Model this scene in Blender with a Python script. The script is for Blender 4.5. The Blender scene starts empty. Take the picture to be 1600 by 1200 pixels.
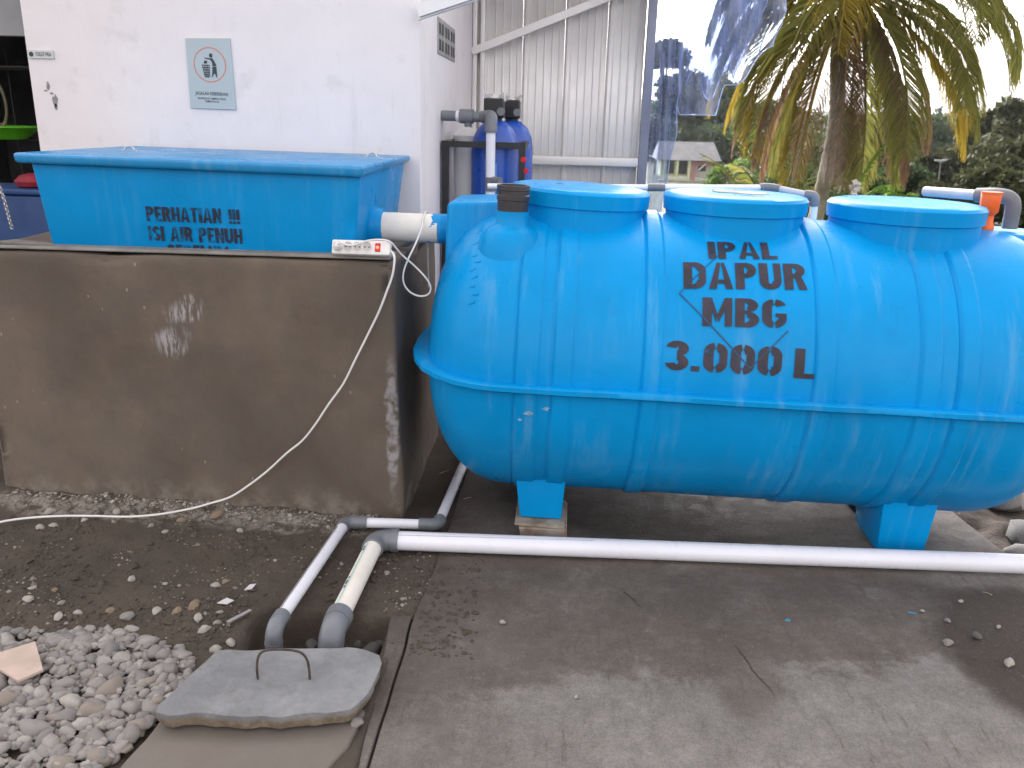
import bpy, bmesh, math, random
import numpy as np
from mathutils import Vector, Matrix, noise as mnoise
random.seed(7); rng = np.random.default_rng(11)
scene = bpy.context.scene
COL = scene.collection
rad = math.radians

# ------------------------------------------------------------------ camera
cd = bpy.data.cameras.new('camera'); cam = bpy.data.objects.new('camera', cd); COL.objects.link(cam)
upv = Vector((110, 4200, 1320)).normalized(); yv = Vector((85, 413, -1320)); yv = (yv - upv * upv.dot(yv)).normalized()
xv = yv.cross(upv)
cam.matrix_world = Matrix.Translation((0, 0, 1.6)) @ Matrix((xv, yv, upv)).to_4x4()
cd.sensor_width = 36; cd.lens = 36 * 1320 / 1600; cd.clip_start = .05; cd.clip_end = 3000
cd.dof.use_dof = True; cd.dof.focus_distance = 3.2; cd.dof.aperture_fstop = 5.6
scene.camera = cam
# ------------------------------------------------------------------ world, sun, exposure
SUN_EL, SUN_AZ = 24, -16        # elevation; azimuth from +Y towards +X
w = bpy.data.worlds.new('World'); scene.world = w; w.use_nodes = True
wn = w.node_tree; bgn = wn.nodes['Background']
sky = wn.nodes.new('ShaderNodeTexSky'); sky.sky_type = 'NISHITA'; sky.sun_disc = False
sky.sun_elevation = rad(SUN_EL); sky.sun_rotation = rad(SUN_AZ)
sky.air_density = 1.0; sky.dust_density = 6.0; sky.ozone_density = 1.0
hs = wn.nodes.new('ShaderNodeHueSaturation'); hs.inputs['Saturation'].default_value = .05
wn.links.new(sky.outputs[0], hs.inputs['Color']); tint = wn.nodes.new('ShaderNodeMix'); tint.data_type = 'RGBA'; tint.blend_type = 'MULTIPLY'; tint.inputs[0].default_value = 1
tint.inputs[7].default_value = (1.03, .985, .985, 1); wn.links.new(hs.outputs[0], tint.inputs[6]); wn.links.new(tint.outputs[2], bgn.inputs['Color'])
bgn.inputs['Strength'].default_value = .15
sl = bpy.data.lights.new('sun', 'SUN'); sl.energy = .5; sl.angle = rad(50); sl.color = (1, .95, .88)
so = bpy.data.objects.new('sun', sl); COL.objects.link(so)
sd = Vector((math.sin(rad(SUN_AZ)) * math.cos(rad(SUN_EL)), math.cos(rad(SUN_AZ)) * math.cos(rad(SUN_EL)), math.sin(rad(SUN_EL))))
so.rotation_euler = sd.to_track_quat('Z', 'Y').to_euler(); so.location = (6, 8, 12)
scene.view_settings.view_transform = 'Standard'; scene.view_settings.look = 'None'
scene.view_settings.gamma = 1; scene.view_settings.use_curve_mapping = False
scene.view_settings.exposure = 2.27
try:
    scene.cycles.use_denoising = True; scene.cycles.transparent_max_bounces = 16
except Exception: pass

# ------------------------------------------------------------------ node helper
class NT:
    def __init__(s, name):
        s.m = bpy.data.materials.new(name); s.m.use_nodes = True; s.t = s.m.node_tree; s.t.nodes.clear()
        s.out = s.t.nodes.new('ShaderNodeOutputMaterial'); s.b = s.n('ShaderNodeBsdfPrincipled')
        s.t.links.new(s.b.outputs[0], s.out.inputs[0]); s._tc = None
    def n(s, t, **k):
        x = s.t.nodes.new(t)
        for a, v in k.items(): setattr(x, a, v)
        return x
    def set(s, i, v):
        if isinstance(v, bpy.types.NodeSocket): s.t.links.new(v, i)
        elif isinstance(v, (tuple, list)) and i.type == 'RGBA': i.default_value = tuple(v[:3]) + (1,)
        else: i.default_value = v
    @property
    def pos(s):
        if not s._tc: s._tc = s.n('ShaderNodeTexCoord')
        return s._tc.outputs['Object']
    def noise(s, scale, detail=4, rough=.55, vec=None, dist=0):
        x = s.n('ShaderNodeTexNoise'); s.set(x.inputs['Vector'], vec or s.pos); x.inputs['Scale'].default_value = scale
        x.inputs['Detail'].default_value = detail; x.inputs['Roughness'].default_value = rough; x.inputs['Distortion'].default_value = dist
        return x.outputs[0]
    def stretch(s, sc, rot=(0, 0, 0), vec=None):
        x = s.n('ShaderNodeMapping'); s.set(x.inputs['Vector'], vec or s.pos); x.inputs['Scale'].default_value = sc
        x.inputs['Rotation'].default_value = rot; return x.outputs[0]
    def mr(s, v, a, b, c=0., d=1., smooth=True):
        x = s.n('ShaderNodeMapRange'); x.interpolation_type = 'SMOOTHSTEP' if smooth else 'LINEAR'
        s.set(x.inputs[0], v)
        for i, q in zip((1, 2, 3, 4), (a, b, c, d)): x.inputs[i].default_value = q
        return x.outputs[0]
    def math(s, op, a, b=0.):
        x = s.n('ShaderNodeMath', operation=op); s.set(x.inputs[0], a); s.set(x.inputs[1], b); return x.outputs[0]
    def mix(s, f, a, b):
        x = s.n('ShaderNodeMix', data_type='RGBA'); s.set(x.inputs[0], f); s.set(x.inputs[6], a); s.set(x.inputs[7], b); return x.outputs[2]
    def vadd(s, a, b):
        x = s.n('ShaderNodeVectorMath', operation='ADD'); s.set(x.inputs[0], a); s.set(x.inputs[1], b); return x.outputs[0]
    def warp(s, scale, amt):
        x = s.n('ShaderNodeTexNoise'); s.set(x.inputs['Vector'], s.pos); x.inputs['Scale'].default_value = scale; x.inputs['Detail'].default_value = 5
        a = s.n('ShaderNodeVectorMath', operation='SUBTRACT'); s.set(a.inputs[0], x.outputs[1]); a.inputs[1].default_value = (.5, .5, .5)
        m = s.n('ShaderNodeVectorMath', operation='SCALE'); s.set(m.inputs[0], a.outputs[0]); m.inputs['Scale'].default_value = amt
        return s.vadd(s.pos, m.outputs[0])
    def spot(s, vec, c, r, soft=.25):
        a = s.n('ShaderNodeVectorMath', operation='SUBTRACT'); s.set(a.inputs[0], vec); a.inputs[1].default_value = c
        d = s.n('ShaderNodeVectorMath', operation='DIVIDE'); s.set(d.inputs[0], a.outputs[0]); d.inputs[1].default_value = r
        l = s.n('ShaderNodeVectorMath', operation='LENGTH'); s.set(l.inputs[0], d.outputs[0])
        return s.mr(l.outputs['Value'], 1 - soft, 1 + soft, 1, 0)
    def xyz(s, vec):
        x = s.n('ShaderNodeSeparateXYZ'); s.set(x.inputs[0], vec); return x.outputs
    def bump(s, h, strength=.3, dist=.01, prev=None):
        x = s.n('ShaderNodeBump'); s.set(x.inputs['Height'], h); x.inputs['Strength'].default_value = strength; x.inputs['Distance'].default_value = dist
        if prev: s.set(x.inputs['Normal'], prev)
        return x.outputs[0]
    def fin(s, col=None, rough=None, normal=None, metallic=0, coat=0, spec=None, sss=0):
        if col is not None: s.set(s.b.inputs['Base Color'], col)
        if rough is not None: s.set(s.b.inputs['Roughness'], rough)
        if normal is not None: s.set(s.b.inputs['Normal'], normal)
        s.b.inputs['Metallic'].default_value = metallic
        if coat: s.b.inputs['Coat Weight'].default_value = coat; s.b.inputs['Coat Roughness'].default_value = .12
        if spec is not None: s.b.inputs['Specular IOR Level'].default_value = spec
        return s.m
def mul(c, k): return tuple(min(1, x * k) for x in c)
def M(name, col, rough=.6, var=.15, scale=6, bump=.15, bscale=80, metallic=0, coat=0, col2=None, bdist=.004, spec=None):
    k = NT(name)
    f = k.mr(k.noise(scale, 6), .3, .7)
    c = k.mix(f, mul(col, 1 - var), col2 or mul(col, 1 + var))
    nr = k.bump(k.noise(bscale, 4), bump, bdist) if bump else None
    r = k.mr(k.noise(scale * 3, 4), .3, .7, max(.05, rough - .08), min(1, rough + .08))
    return k.fin(c, r, nr, metallic, coat, spec)
MT = {}
MT['pvc'] = M('pvc_white', (.78, .78, .84), .33, .03, 5, .03)
MT['pvc_old'] = M('pvc_cream', (.80, .755, .68), .45, .07, 9, .05)
MT['pvc_grey'] = M('pvc_grey', (.16, .17, .19), .4, .12, 8, .05)
MT['pvc_dark'] = M('pvc_dark', (.045, .042, .045), .38, .2, 20, .05)
MT['orange'] = M('orange_plastic', (.85, .13, .015), .4, .06, 10, .03)
MT['white_plastic'] = M('white_plastic', (.8, .79, .77), .35, .02, 10, 0)
MT['black_plastic'] = M('black_plastic', (.012, .012, .013), .35, .2, 10, .05)
MT['black_steel'] = M('black_steel', (.015, .015, .015), .42, .3, 15, .1)
MT['red_plastic'] = M('red_plastic', (.55, .01, .02), .3, .05, 10, 0)
MT['steel'] = M('bright_steel', (.62, .62, .62), .28, .1, 20, .03, metallic=.9)
MT['rust'] = M('rusty_rebar', (.055, .04, .035), .8, .4, 60, .4)
MT['filter_blue'] = M('filter_blue', (.008, .075, .42), .35, .1, 6, .05, coat=.3)
MT['ink'] = M('black_ink', (.02, .02, .025), .6, .1, 20, 0)
MT['dark_glass'] = M('dark_opening', (.012, .012, .014), .5, .2, 4, 0)
MT['wood'] = M('weathered_wood', (.3, .22, .15), .8, .3, 12, .3, col2=(.42, .36, .28))
MT['brick'] = M('broken_brick', (.3, .2, .14), .9, .25, 18, .5, col2=(.38, .33, .28))
MT['stone'] = M('pebble', (.22, .205, .19), .85, .2, 14, .35, 60)
MT['stone_pale'] = M('pebble_pale', (.34, .31, .275), .85, .2, 14, .35, 60)
MT['stone_tan'] = M('pebble_tan', (.21, .16, .11), .85, .2, 14, .35, 60)
MT['stone_dark'] = M('pebble_dark', (.1, .095, .09), .85, .25, 14, .35, 60)
MT['paper'] = M('paper_scrap', (.55, .53, .54), .8, .06, 30, .1)
MT['tin'] = M('galvanised', (.74, .72, .70), .42, .05, 3, .05, metallic=.25)
MT['white_beam'] = M('white_beam', (.82, .82, .82), .45, .03, 5, .03)
MT['bark'] = M('bark', (.09, .075, .055), .9, .35, 14, .6, 30, bdist=.02)
MT['palm_bark'] = M('palm_bark', (.24, .215, .16), .9, .3, 9, .6, 24, bdist=.02)

def leafmat(name, c, c2, trans=.35):
    k = NT(name); k.t.nodes.remove(k.b)
    a = k.n('ShaderNodeAttribute', attribute_name='tone')
    col = k.mix(a.outputs['Fac'], c, c2)
    d = k.n('ShaderNodeBsdfPrincipled'); k.set(d.inputs['Base Color'], col); d.inputs['Roughness'].default_value = .6; d.inputs['Specular IOR Level'].default_value = .12
    t = k.n('ShaderNodeBsdfTranslucent'); k.set(t.inputs['Color'], col)
    m = k.n('ShaderNodeMixShader'); m.inputs[0].default_value = trans
    k.t.links.new(d.outputs[0], m.inputs[1]); k.t.links.new(t.outputs[0], m.inputs[2]); k.t.links.new(m.outputs[0], k.out.inputs[0])
    return k.m
MT['leaf_dark'] = leafmat('leaf_dark', (.020, .036, .014), (.055, .085, .032))
MT['leaf_mid'] = leafmat('leaf_mid', (.03, .06, .018), (.085, .13, .035))
MT['leaf_olive'] = leafmat('leaf_olive', (.024, .031, .012), (.062, .066, .026))
MT['leaf_bright'] = leafmat('leaf_bright', (.06, .13, .02), (.16, .27, .04))
MT['frond_green'] = leafmat('frond_green', (.10, .115, .03), (.24, .225, .06), .5)
MT['frond_yellow'] = leafmat('frond_yellow', (.2, .15, .02), (.36, .26, .04), .45)
MT['frond_brown'] = leafmat('frond_brown', (.13, .08, .05), (.25, .165, .10), .4)

# tank paint
def blue_paint(name, base, scuff=1.0):
    k = NT(name)
    f = k.mr(k.noise(3.0, 5), .3, .7)
    c = k.mix(f, mul(base, .93), mul(base, 1.07))
    streak = k.noise(1.0, 6, .7, k.stretch((3, 45, 70), (.1, .0, .2)))
    fine = k.mr(k.noise(2.2, 4), .55, .75)
    sm = k.math('MULTIPLY', k.mr(streak, .66, .78), fine)
    dust = k.mr(k.noise(140, 3, .6), .7, .82)
    d2 = k.math('MULTIPLY', dust, k.mr(k.noise(4, 4), .5, .7))
    msk = k.math('MAXIMUM', k.math('MULTIPLY', sm, .55 * scuff), k.math('MULTIPLY', d2, .45 * scuff))
    c = k.mix(msk, c, (.5, .6, .66))
    run = k.math('MULTIPLY', k.mr(k.noise(1, 5, .7, k.stretch((16, 3, 1.2))), .5, .72), k.mr(k.noise(2, 4), .4, .65, 0, .16 * scuff)); c = k.mix(run, c, (.30, .48, .60))
    c = k.mix(k.mr(k.noise(5, 6, .7), .55, .75, 0, .22), c, mul(base, .6))
    r = k.mr(k.noise(9, 5), .3, .7, .26, .42)
    r = k.math('ADD', r, k.math('MULTIPLY', msk, .3))
    nb = k.bump(k.noise(7, 4), .25, .012); nb = k.bump(k.noise(160, 3), .06, .002, nb)
    return k.fin(c, r, nb, spec=.14)
BLUE = (.0006, .275, .64)
MT['tank'] = blue_paint('blue_frp', BLUE, 1.5)
MT['box_lid'] = blue_paint('blue_frp_lid', (.0008, .22, .5), 1.6)
MT['box_lid'].node_tree.nodes['Principled BSDF'].inputs['Specular IOR Level'].default_value = .65
MT['box'] = blue_paint('blue_frp_box', (.0008, .24, .56), .6)
def spray(name, c, thr):
    k = NT(name); c2 = k.mix(k.mr(k.noise(12, 4), .3, .7), mul(c, .6), mul(c, 1.5))
    k.fin(c2, .5)
    tr = k.n('ShaderNodeBsdfTransparent'); ms = k.n('ShaderNodeMixShader')
    f = k.math('MULTIPLY', k.mr(k.noise(16, 6, .7), thr - .12, thr + .1, .25, 1), k.mr(k.noise(220, 3), .25, .4))
    k.set(ms.inputs[0], f); k.t.links.new(tr.outputs[0], ms.inputs[1]); k.t.links.new(k.b.outputs[0], ms.inputs[2]); k.t.links.new(ms.outputs[0], k.out.inputs[0])
    return k.m
MT['spray'] = spray('black_spray_paint', (.022, .016, .03), .36)
MT['spray_faded'] = spray('faded_spray_paint', (.01, .012, .03), .46)

# concrete render of the plinth (coords local to the plinth: origin at its front right corner)
def plinth_mat():
    k = NT('cement_render'); p = k.pos
    n1 = k.mr(k.noise(1.6, 6, .6), .32, .68); n2 = k.mr(k.noise(7, 6, .65), .35, .7)
    c = k.mix(n1, (.095, .074, .058), (.165, .128, .098)); c = k.mix(k.math('MULTIPLY', n2, .45), c, (.125, .112, .1))
    wv = k.warp(9, .12)
    st = k.mr(k.noise(1, 5, .7, k.stretch((70, 70, 12), (0, .5, 0))), .45, .62)
    sc = k.math('MAXIMUM', k.spot(wv, (-.86, 0, .85), (.075, .5, .055), .35), k.spot(wv, (-.93, 0, .72), (.07, .5, .06), .35))
    c = k.mix(k.math('MULTIPLY', k.math('MULTIPLY', sc, st), .75), c, (.42, .41, .43))
    # pale strip of patched mortar near the right corner
    wv2 = k.warp(14, .05)
    es = k.math('MULTIPLY', k.spot(wv2, (-.040, -.005, .42), (.026, .03, .26), .25), k.mr(k.noise(26, 5), .35, .6))
    c = k.mix(k.math('MULTIPLY', es, .75), c, (.34, .33, .34))
    # splatter dots of pale cement
    v = k.n('ShaderNodeTexVoronoi'); k.set(v.inputs['Vector'], k.stretch((1, 1, .55))); v.inputs['Scale'].default_value = 24
    dots = k.math('MULTIPLY', k.mr(v.outputs[0], .07, .13, 1, 0), k.mr(k.noise(3.2, 3), .55, .63))
    c = k.mix(k.math('MULTIPLY', dots, .7), c, (.36, .32, .27))
    z = k.xyz(p)[2]
    foot = k.math('MULTIPLY', k.mr(z, .0, .16, 1, 0), k.mr(k.noise(9, 6, .7), .45, .65))
    c = k.mix(k.math('MULTIPLY', foot, .7), c, (.25, .225, .19))
    nb = k.bump(k.noise(3, 5), .5, .03); nb = k.bump(k.noise(45, 6, .7), .35, .006, nb)
    return k.fin(c, k.mr(n2, 0, 1, .75, .95), nb, spec=.3)
MT['plinth'] = plinth_mat()
MT['rim'] = M('cement_rim', (.22, .205, .19), .85, .2, 9, .35, 40)
def pave_mat():
    k = NT('worn_concrete'); wv = k.warp(3.2, .55); wv2 = k.warp(7, .2)
    n1 = k.mr(k.noise(3, 7, .62), .3, .7); n2 = k.mr(k.noise(14, 6, .7), .35, .65)
    wet = k.mix(n1, (.104, .085, .071), (.166, .140, .120)); wet = k.mix(k.math('MULTIPLY', n2, .4), wet, (.098, .085, .074))
    dry = k.mix(n1, (.20, .186, .173), (.29, .273, .256)); dry = k.mix(k.math('MULTIPLY', n2, .5), dry, (.175, .166, .156))
    x, y, z = k.xyz(wv)
    lim = k.math('ADD', k.math('MULTIPLY', x, .24), 2.10)
    d = k.mr(k.math('ADD', k.math('SUBTRACT', lim, y), k.math('MULTIPLY', k.math('SUBTRACT', k.noise(11, 7, .8), .5), .42)), -.045, .05)
    d = k.math('MULTIPLY', d, k.mr(x, -.42, -.05))
    d = k.math('MAXIMUM', d, k.math('MULTIPLY', k.spot(wv2, (-.35, 1.72, 0), (.14, .2, 9), .5), .5))
    d = k.math('MULTIPLY', d, k.math('SUBTRACT', 1, k.math('MULTIPLY', k.spot(wv2, (.6, 2.2, 0), (.12, .16, 9), .4), .85)))
    d = k.math('MAXIMUM', d, k.math('MULTIPLY', k.spot(wv2, (1.65, 2.92, 0), (.34, .1, 9), .4), .8))
    d = k.math('MAXIMUM', d, k.math('MULTIPLY', k.spot(wv2, (1.62, 3.2, 0), (.2, .4, 9), .3), .55))
    d = k.math('MAXIMUM', d, k.math('MULTIPLY', k.mr(k.noise(5, 7, .78), .53, .64), .4))
    c = k.mix(d, wet, dry)
    st = k.math('MULTIPLY', k.mr(k.noise(1, 6, .75, k.stretch((34, 5, 5), (0, 0, rad(-35)))), .53, .68), k.mr(k.noise(2.5, 3), .35, .6, .1, .65))
    c = k.mix(st, c, (.085, .07, .055))
    for cx_, cy_, an_, ln_ in ((.64, 2.26, -16, .15), (.30, 2.62, -30, .07)):
        rx = k.xyz(k.stretch((1, 1, 1), (0, 0, rad(an_)), k.vadd(k.warp(9, .03), (-cx_, -cy_, 0))))
        cm = k.math('MULTIPLY', k.mr(k.math('ABSOLUTE', rx[0]), .0015, .005, 1, 0), k.mr(k.math('ABSOLUTE', rx[1]), ln_ * .6, ln_, 1, 0))
        c = k.mix(k.math('MULTIPLY', cm, .85), c, (.02, .017, .014))
    # mud lying on the slab: right-hand patch and the left fringe
    mud = k.spot(wv2, (1.68, 2.40, 0), (.40, .42, 9), .15)
    darkened = k.spot(wv2, (.58, 3.52, 0), (.86, .50, 9), .12)  # wet soil beneath the tank, coloured darker for the tank's shade too
    c = k.mix(darkened, c, k.mix(n2, (.030, .022, .017), (.052, .040, .032)))
    fr = k.math('MULTIPLY', k.mr(k.xyz(wv2)[0], -.42, -.15, 1, 0), k.mr(k.xyz(wv2)[1], 2.3, 2.6))
    c = k.mix(fr, c, k.mix(n2, (.072, .057, .046), (.125, .102, .085)))
    mudc = k.mix(n2, (.042, .031, .024), (.074, .056, .044))
    c = k.mix(mud, c, mudc)
    sp = k.mr(k.noise(80, 4, .65), .62, .72)
    c = k.mix(k.math('MULTIPLY', sp, .5), c, (.27, .24, .21))
    c = k.mix(k.mr(k.noise(38, 6, .8), .3, .7, .0, .28), c, (.05, .042, .035))
    dk = k.math('MULTIPLY', k.mr(k.noise(60, 4, .6), .66, .74), k.mr(k.noise(4, 3), .5, .65))
    c = k.mix(k.math('MULTIPLY', dk, .8), c, (.03, .025, .02))
    c = k.mix(k.mr(k.noise(170, 3, .7), .35, .65, 0, .35), c, (.055, .047, .04)); c = k.mix(k.mr(k.noise(120, 3, .6), .6, .7, 0, .3), c, (.34, .31, .28))
    r = k.math('ADD', k.mr(n2, 0, 1, .62, .8), k.math('MULTIPLY', d, .12))
    nb = k.bump(k.noise(4, 5), .5, .02); nb = k.bump(k.noise(60, 7, .8), .65, .008, nb)
    nb = k.bump(k.math('MULTIPLY', k.noise(40, 5, .7), mud), .6, .02, nb)
    return k.fin(c, r, nb, spec=.35)
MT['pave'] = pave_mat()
def dirt_mat():
    k = NT('trodden_dirt'); n1 = k.mr(k.noise(2.2, 7, .6), .3, .7); n2 = k.mr(k.noise(22, 6, .7), .35, .65)
    c = k.mix(n1, (.056, .044, .035), (.096, .076, .060)); c = k.mix(k.math('MULTIPLY', n2, .5), c, (.080, .066, .053))
    wv = k.warp(6, .22)
    lime = k.math('MULTIPLY', k.spot(wv, (-1.75, 3.09, 0), (.62, .085, 9), .35), k.mr(k.noise(16, 6, .75), .4, .6))
    lime = k.math('MAXIMUM', lime, k.math('MULTIPLY', k.spot(wv, (-.95, 3.06, 0), (.3, .06, 9), .35), k.mr(k.noise(18, 6, .75), .42, .62)))
    c = k.mix(k.math('MULTIPLY', lime, .85), c, (.30, .27, .235))
    sp = k.mr(k.noise(75, 3, .6), .66, .74); c = k.mix(k.math('MULTIPLY', sp, .55), c, (.26, .22, .18))
    x, y, z = k.xyz(k.pos)
    c = k.mix(k.mr(y, 6.5, 9), c, k.mix(n1, (.03, .045, .015), (.07, .085, .03)))
    nb = k.bump(k.noise(14, 6, .7), .7, .02); nb = k.bump(k.noise(110, 4, .7), .5, .006, nb)
    return k.fin(c, .9, nb, spec=.25)
MT['dirt'] = dirt_mat()
def wall_mat():
    k = NT('white_wall_paint'); n = k.mr(k.noise(1.3, 6, .6), .3, .7)
    c = k.mix(n, (.74, .705, .725), (.80, .765, .785))
    g = k.math('MULTIPLY', k.mr(k.noise(5, 7, .7), .55, .68), .4); c = k.mix(g, c, (.60, .585, .59))
    dr = k.math('MULTIPLY', k.mr(k.noise(1, 5, .65, k.stretch((14, 14, 1.1))), .55, .72), k.mr(k.noise(1.6, 3), .45, .65, 0, .35)); c = k.mix(dr, c, (.52, .49, .46))
    nb = k.bump(k.noise(2.4, 5), .4, .03); nb = k.bump(k.noise(60, 5, .7), .12, .004, nb)
    return k.fin(c, .75, nb, spec=.3)
MT['wall'] = wall_mat()
MT['collar'] = M('cement_collar', (.185, .158, .138), .85, .2, 5, .35, 60, col2=(.14, .12, .10))
def slab_mat():
    k = NT('cast_slab'); n1 = k.mr(k.noise(6, 7, .65), .3, .7); n2 = k.mr(k.noise(30, 5, .7), .4, .7)
    c = k.mix(n1, (.18, .183, .19), (.27, .273, .28)); c = k.mix(k.math('MULTIPLY', n2, .35), c, (.15, .147, .145))
    z = k.xyz(k.pos)[2]
    side = k.math('MULTIPLY', k.mr(z, .044, .062, 1, 0), 1.0)
    c = k.mix(k.math('MULTIPLY', side, .9), c, k.mix(n2, (.17, .125, .08), (.29, .235, .16)))
    nb = k.bump(k.noise(14, 7, .75), .8, .016); nb = k.bump(k.noise(80, 4, .7), .6, .006, nb)
    return k.fin(c, .88, nb, spec=.3)
MT['slab'] = slab_mat()
def film_mat(name, fac, tint, surf):
    k = NT(name); k.fin(surf, .16); k.b.inputs['Specular IOR Level'].default_value = .7
    k.b.inputs['Transmission Weight'].default_value = 0
    tr = k.n('ShaderNodeBsdfTransparent'); tr.inputs[0].default_value = tint + (1,)
    ms = k.n('ShaderNodeMixShader'); f = k.mr(k.noise(5, 5, .6, k.stretch((3, 3, .6))), .3, .75, fac - .14, fac + .2)
    k.set(ms.inputs[0], f); k.t.links.new(tr.outputs[0], ms.inputs[1]); k.t.links.new(k.b.outputs[0], ms.inputs[2]); k.t.links.new(ms.outputs[0], k.out.inputs[0])
    return k.m
MT['film'] = film_mat('clear_blue_film', .3, (.56, .63, .78), (.40, .47, .70))

# ------------------------------------------------------------------ mesh helpers (all in world coordinates)
class MB:
    def __init__(s): s.v = []; s.f = []; s.sm = False; s.tone = []
    def add(s, vs, fs):
        o = len(s.v); s.v += [tuple(v) for v in vs]; s.f += [tuple(i + o for i in f) for f in fs]; return s
    def box(s, x0, x1, y0, y1, z0, z1):
        return s.add([(x, y, z) for z in (z0, z1) for y in (y0, y1) for x in (x0, x1)],
                     [(0, 2, 3, 1), (4, 5, 7, 6), (0, 1, 5, 4), (2, 6, 7, 3), (0, 4, 6, 2), (1, 3, 7, 5)])
    def hexa(s, p):  # 8 points: bottom 4 (ccw) then top 4
        return s.add(p, [(3, 2, 1, 0), (4, 5, 6, 7), (0, 1, 5, 4), (1, 2, 6, 5), (2, 3, 7, 6), (3, 0, 4, 7)])
    def prism(s, pts, z0, z1):
        n = len(pts); return s.add([(x, y, z0) for x, y in pts] + [(x, y, z1) for x, y in pts],
            [tuple(range(n - 1, -1, -1)), tuple(range(n, 2 * n))] + [(i, (i + 1) % n, n + (i + 1) % n, n + i) for i in range(n)])
    def beam(s, a, b, wx, wy, upd=(0, 0, 1)):
        a, b = Vector(a), Vector(b); d = (b - a).normalized(); u = Vector(upd)
        if abs(d.dot(u)) > .95: u = Vector((0, 1, 0))
        r = d.cross(u).normalized() * wx / 2; t = r.cross(d).normalized() * wy / 2
        return s.add([p + i * r + j * t for p in (a, b) for j in (-1, 1) for i in (-1, 1)],
                     [(0, 2, 3, 1), (4, 5, 7, 6), (0, 1, 5, 4), (2, 6, 7, 3), (0, 4, 6, 2), (1, 3, 7, 5)])
    def tube(s, pts, r, n=16, cap=True, close=False):
        s.sm = True; P = [Vector(p) for p in pts]; R = r if isinstance(r, (list, tuple)) else [r] * len(P)
        o = len(s.v); up = None; m = len(P)
        for i, p in enumerate(P):
            a = P[i - 1] if i else (P[-1] if close else p); b = P[(i + 1) % m] if (i < m - 1 or close) else p
            d = (b - a).normalized()
            if up is None:
                up = Vector((0, 0, 1)) if abs(d.z) < .9 else Vector((1, 0, 0))
            u = (up - d * up.dot(d)).normalized(); up = u; q = d.cross(u)
            for j in range(n):
                t = 2 * math.pi * j / n; s.v.append(tuple(p + (u * math.cos(t) + q * math.sin(t)) * R[i]))
        for i in range(m if close else m - 1):
            for j in range(n):
                a = o + i * n; b = o + ((i + 1) % m) * n
                s.f.append((a + j, a + (j + 1) % n, b + (j + 1) % n, b + j))
        if cap and not close:
            s.f.append(tuple(o + j for j in range(n - 1, -1, -1))); s.f.append(tuple(o + (m - 1) * n + j for j in range(n)))
        return s
    def lathe(s, c, prof, n=48, cap=True):  # prof: (r, z)
        s.sm = True; o = len(s.v)
        for r, z in prof:
            for j in range(n):
                t = 2 * math.pi * j / n; s.v.append((c[0] + r * math.cos(t), c[1] + r * math.sin(t), c[2] + z))
        for i in range(len(prof) - 1):
            for j in range(n): s.f.append((o + i * n + j, o + i * n + (j + 1) % n, o + (i + 1) * n + (j + 1) % n, o + (i + 1) * n + j))
        if cap:
            s.f.append(tuple(o + j for j in range(n - 1, -1, -1))); s.f.append(tuple(o + (len(prof) - 1) * n + j for j in range(n)))
        return s
    def sheet(s, nu, nv, fn):
        s.sm = True; o = len(s.v)
        for j in range(nv + 1):
            for i in range(nu + 1): s.v.append(tuple(fn(i / nu, j / nv)))
        for j in range(nv):
            for i in range(nu):
                a = o + j * (nu + 1) + i; s.f.append((a, a + 1, a + nu + 2, a + nu + 1))
        return s
WL = {}
def tag(o, label, cat, group=None, kind=None):
    if label: o['label'] = label
    if cat: o['category'] = cat
    if group: o['group'] = group
    if kind: o['kind'] = kind
    return o
def thing(name, label, cat, loc=(0, 0, 0), group=None):
    o = bpy.data.objects.new(name, None); COL.objects.link(o); o.location = loc; o.empty_display_size = .1
    WL[o] = Vector(loc); return tag(o, label, cat, group)
def obj(name, mb, mat, parent=None, bevel=0, sharp=None, loc=None):
    """links one mesh object; vertices are given in world coordinates"""
    off = WL[parent] if parent else Vector(loc or (0, 0, 0))
    me = bpy.data.meshes.new(name); me.from_pydata([(v[0] - off.x, v[1] - off.y, v[2] - off.z) for v in mb.v], [], mb.f); me.update()
    if mb.tone:
        at = me.attributes.new('tone', 'FLOAT', 'POINT'); at.data.foreach_set('value', np.array(mb.tone, dtype=np.float32))
    if mb.sm:
        me.polygons.foreach_set('use_smooth', [True] * len(me.polygons)); me.set_sharp_from_angle(angle=rad(sharp or 38))
    me.materials.append(MT[mat] if isinstance(mat, str) else mat)
    o = bpy.data.objects.new(name, me); COL.objects.link(o)
    if parent: o.parent = parent
    else: o.location = off
    WL[o] = off
    if bevel:
        b = o.modifiers.new('bevel', 'BEVEL'); b.width = bevel; b.segments = 3; b.limit_method = 'ANGLE'; b.angle_limit = rad(35)
        me.polygons.foreach_set('use_smooth', [True] * len(me.polygons)); 
    return o
def struct(o): o['kind'] = 'structure'; return o
def copy_thing(root, loc, rot, scale, label, group):
    r = root.copy(); COL.objects.link(r); r.location = loc; r.rotation_euler = rot; r.scale = scale
    tag(r, label, None, group)
    for ch in root.children:
        c = ch.copy(); COL.objects.link(c); c.parent = r
    return r
def bez(pts, n=8):
    """Catmull-Rom through points"""
    P = [Vector(p) for p in pts]; P = [2 * P[0] - P[1]] + P + [2 * P[-1] - P[-2]]; out = []
    for i in range(1, len(P) - 2):
        for k in range(n):
            t = k / n; a, b, c, d = P[i - 1:i + 3]
            out.append(.5 * ((2 * b) + (c - a) * t + (2 * a - 5 * b + 4 * c - d) * t * t + (3 * b - a - 3 * c + d) * t ** 3))
    out.append(P[-2]); return out
def smooth(a, b, x):
    t = min(1, max(0, (x - a) / (b - a))); return t * t * (3 - 2 * t)

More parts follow.
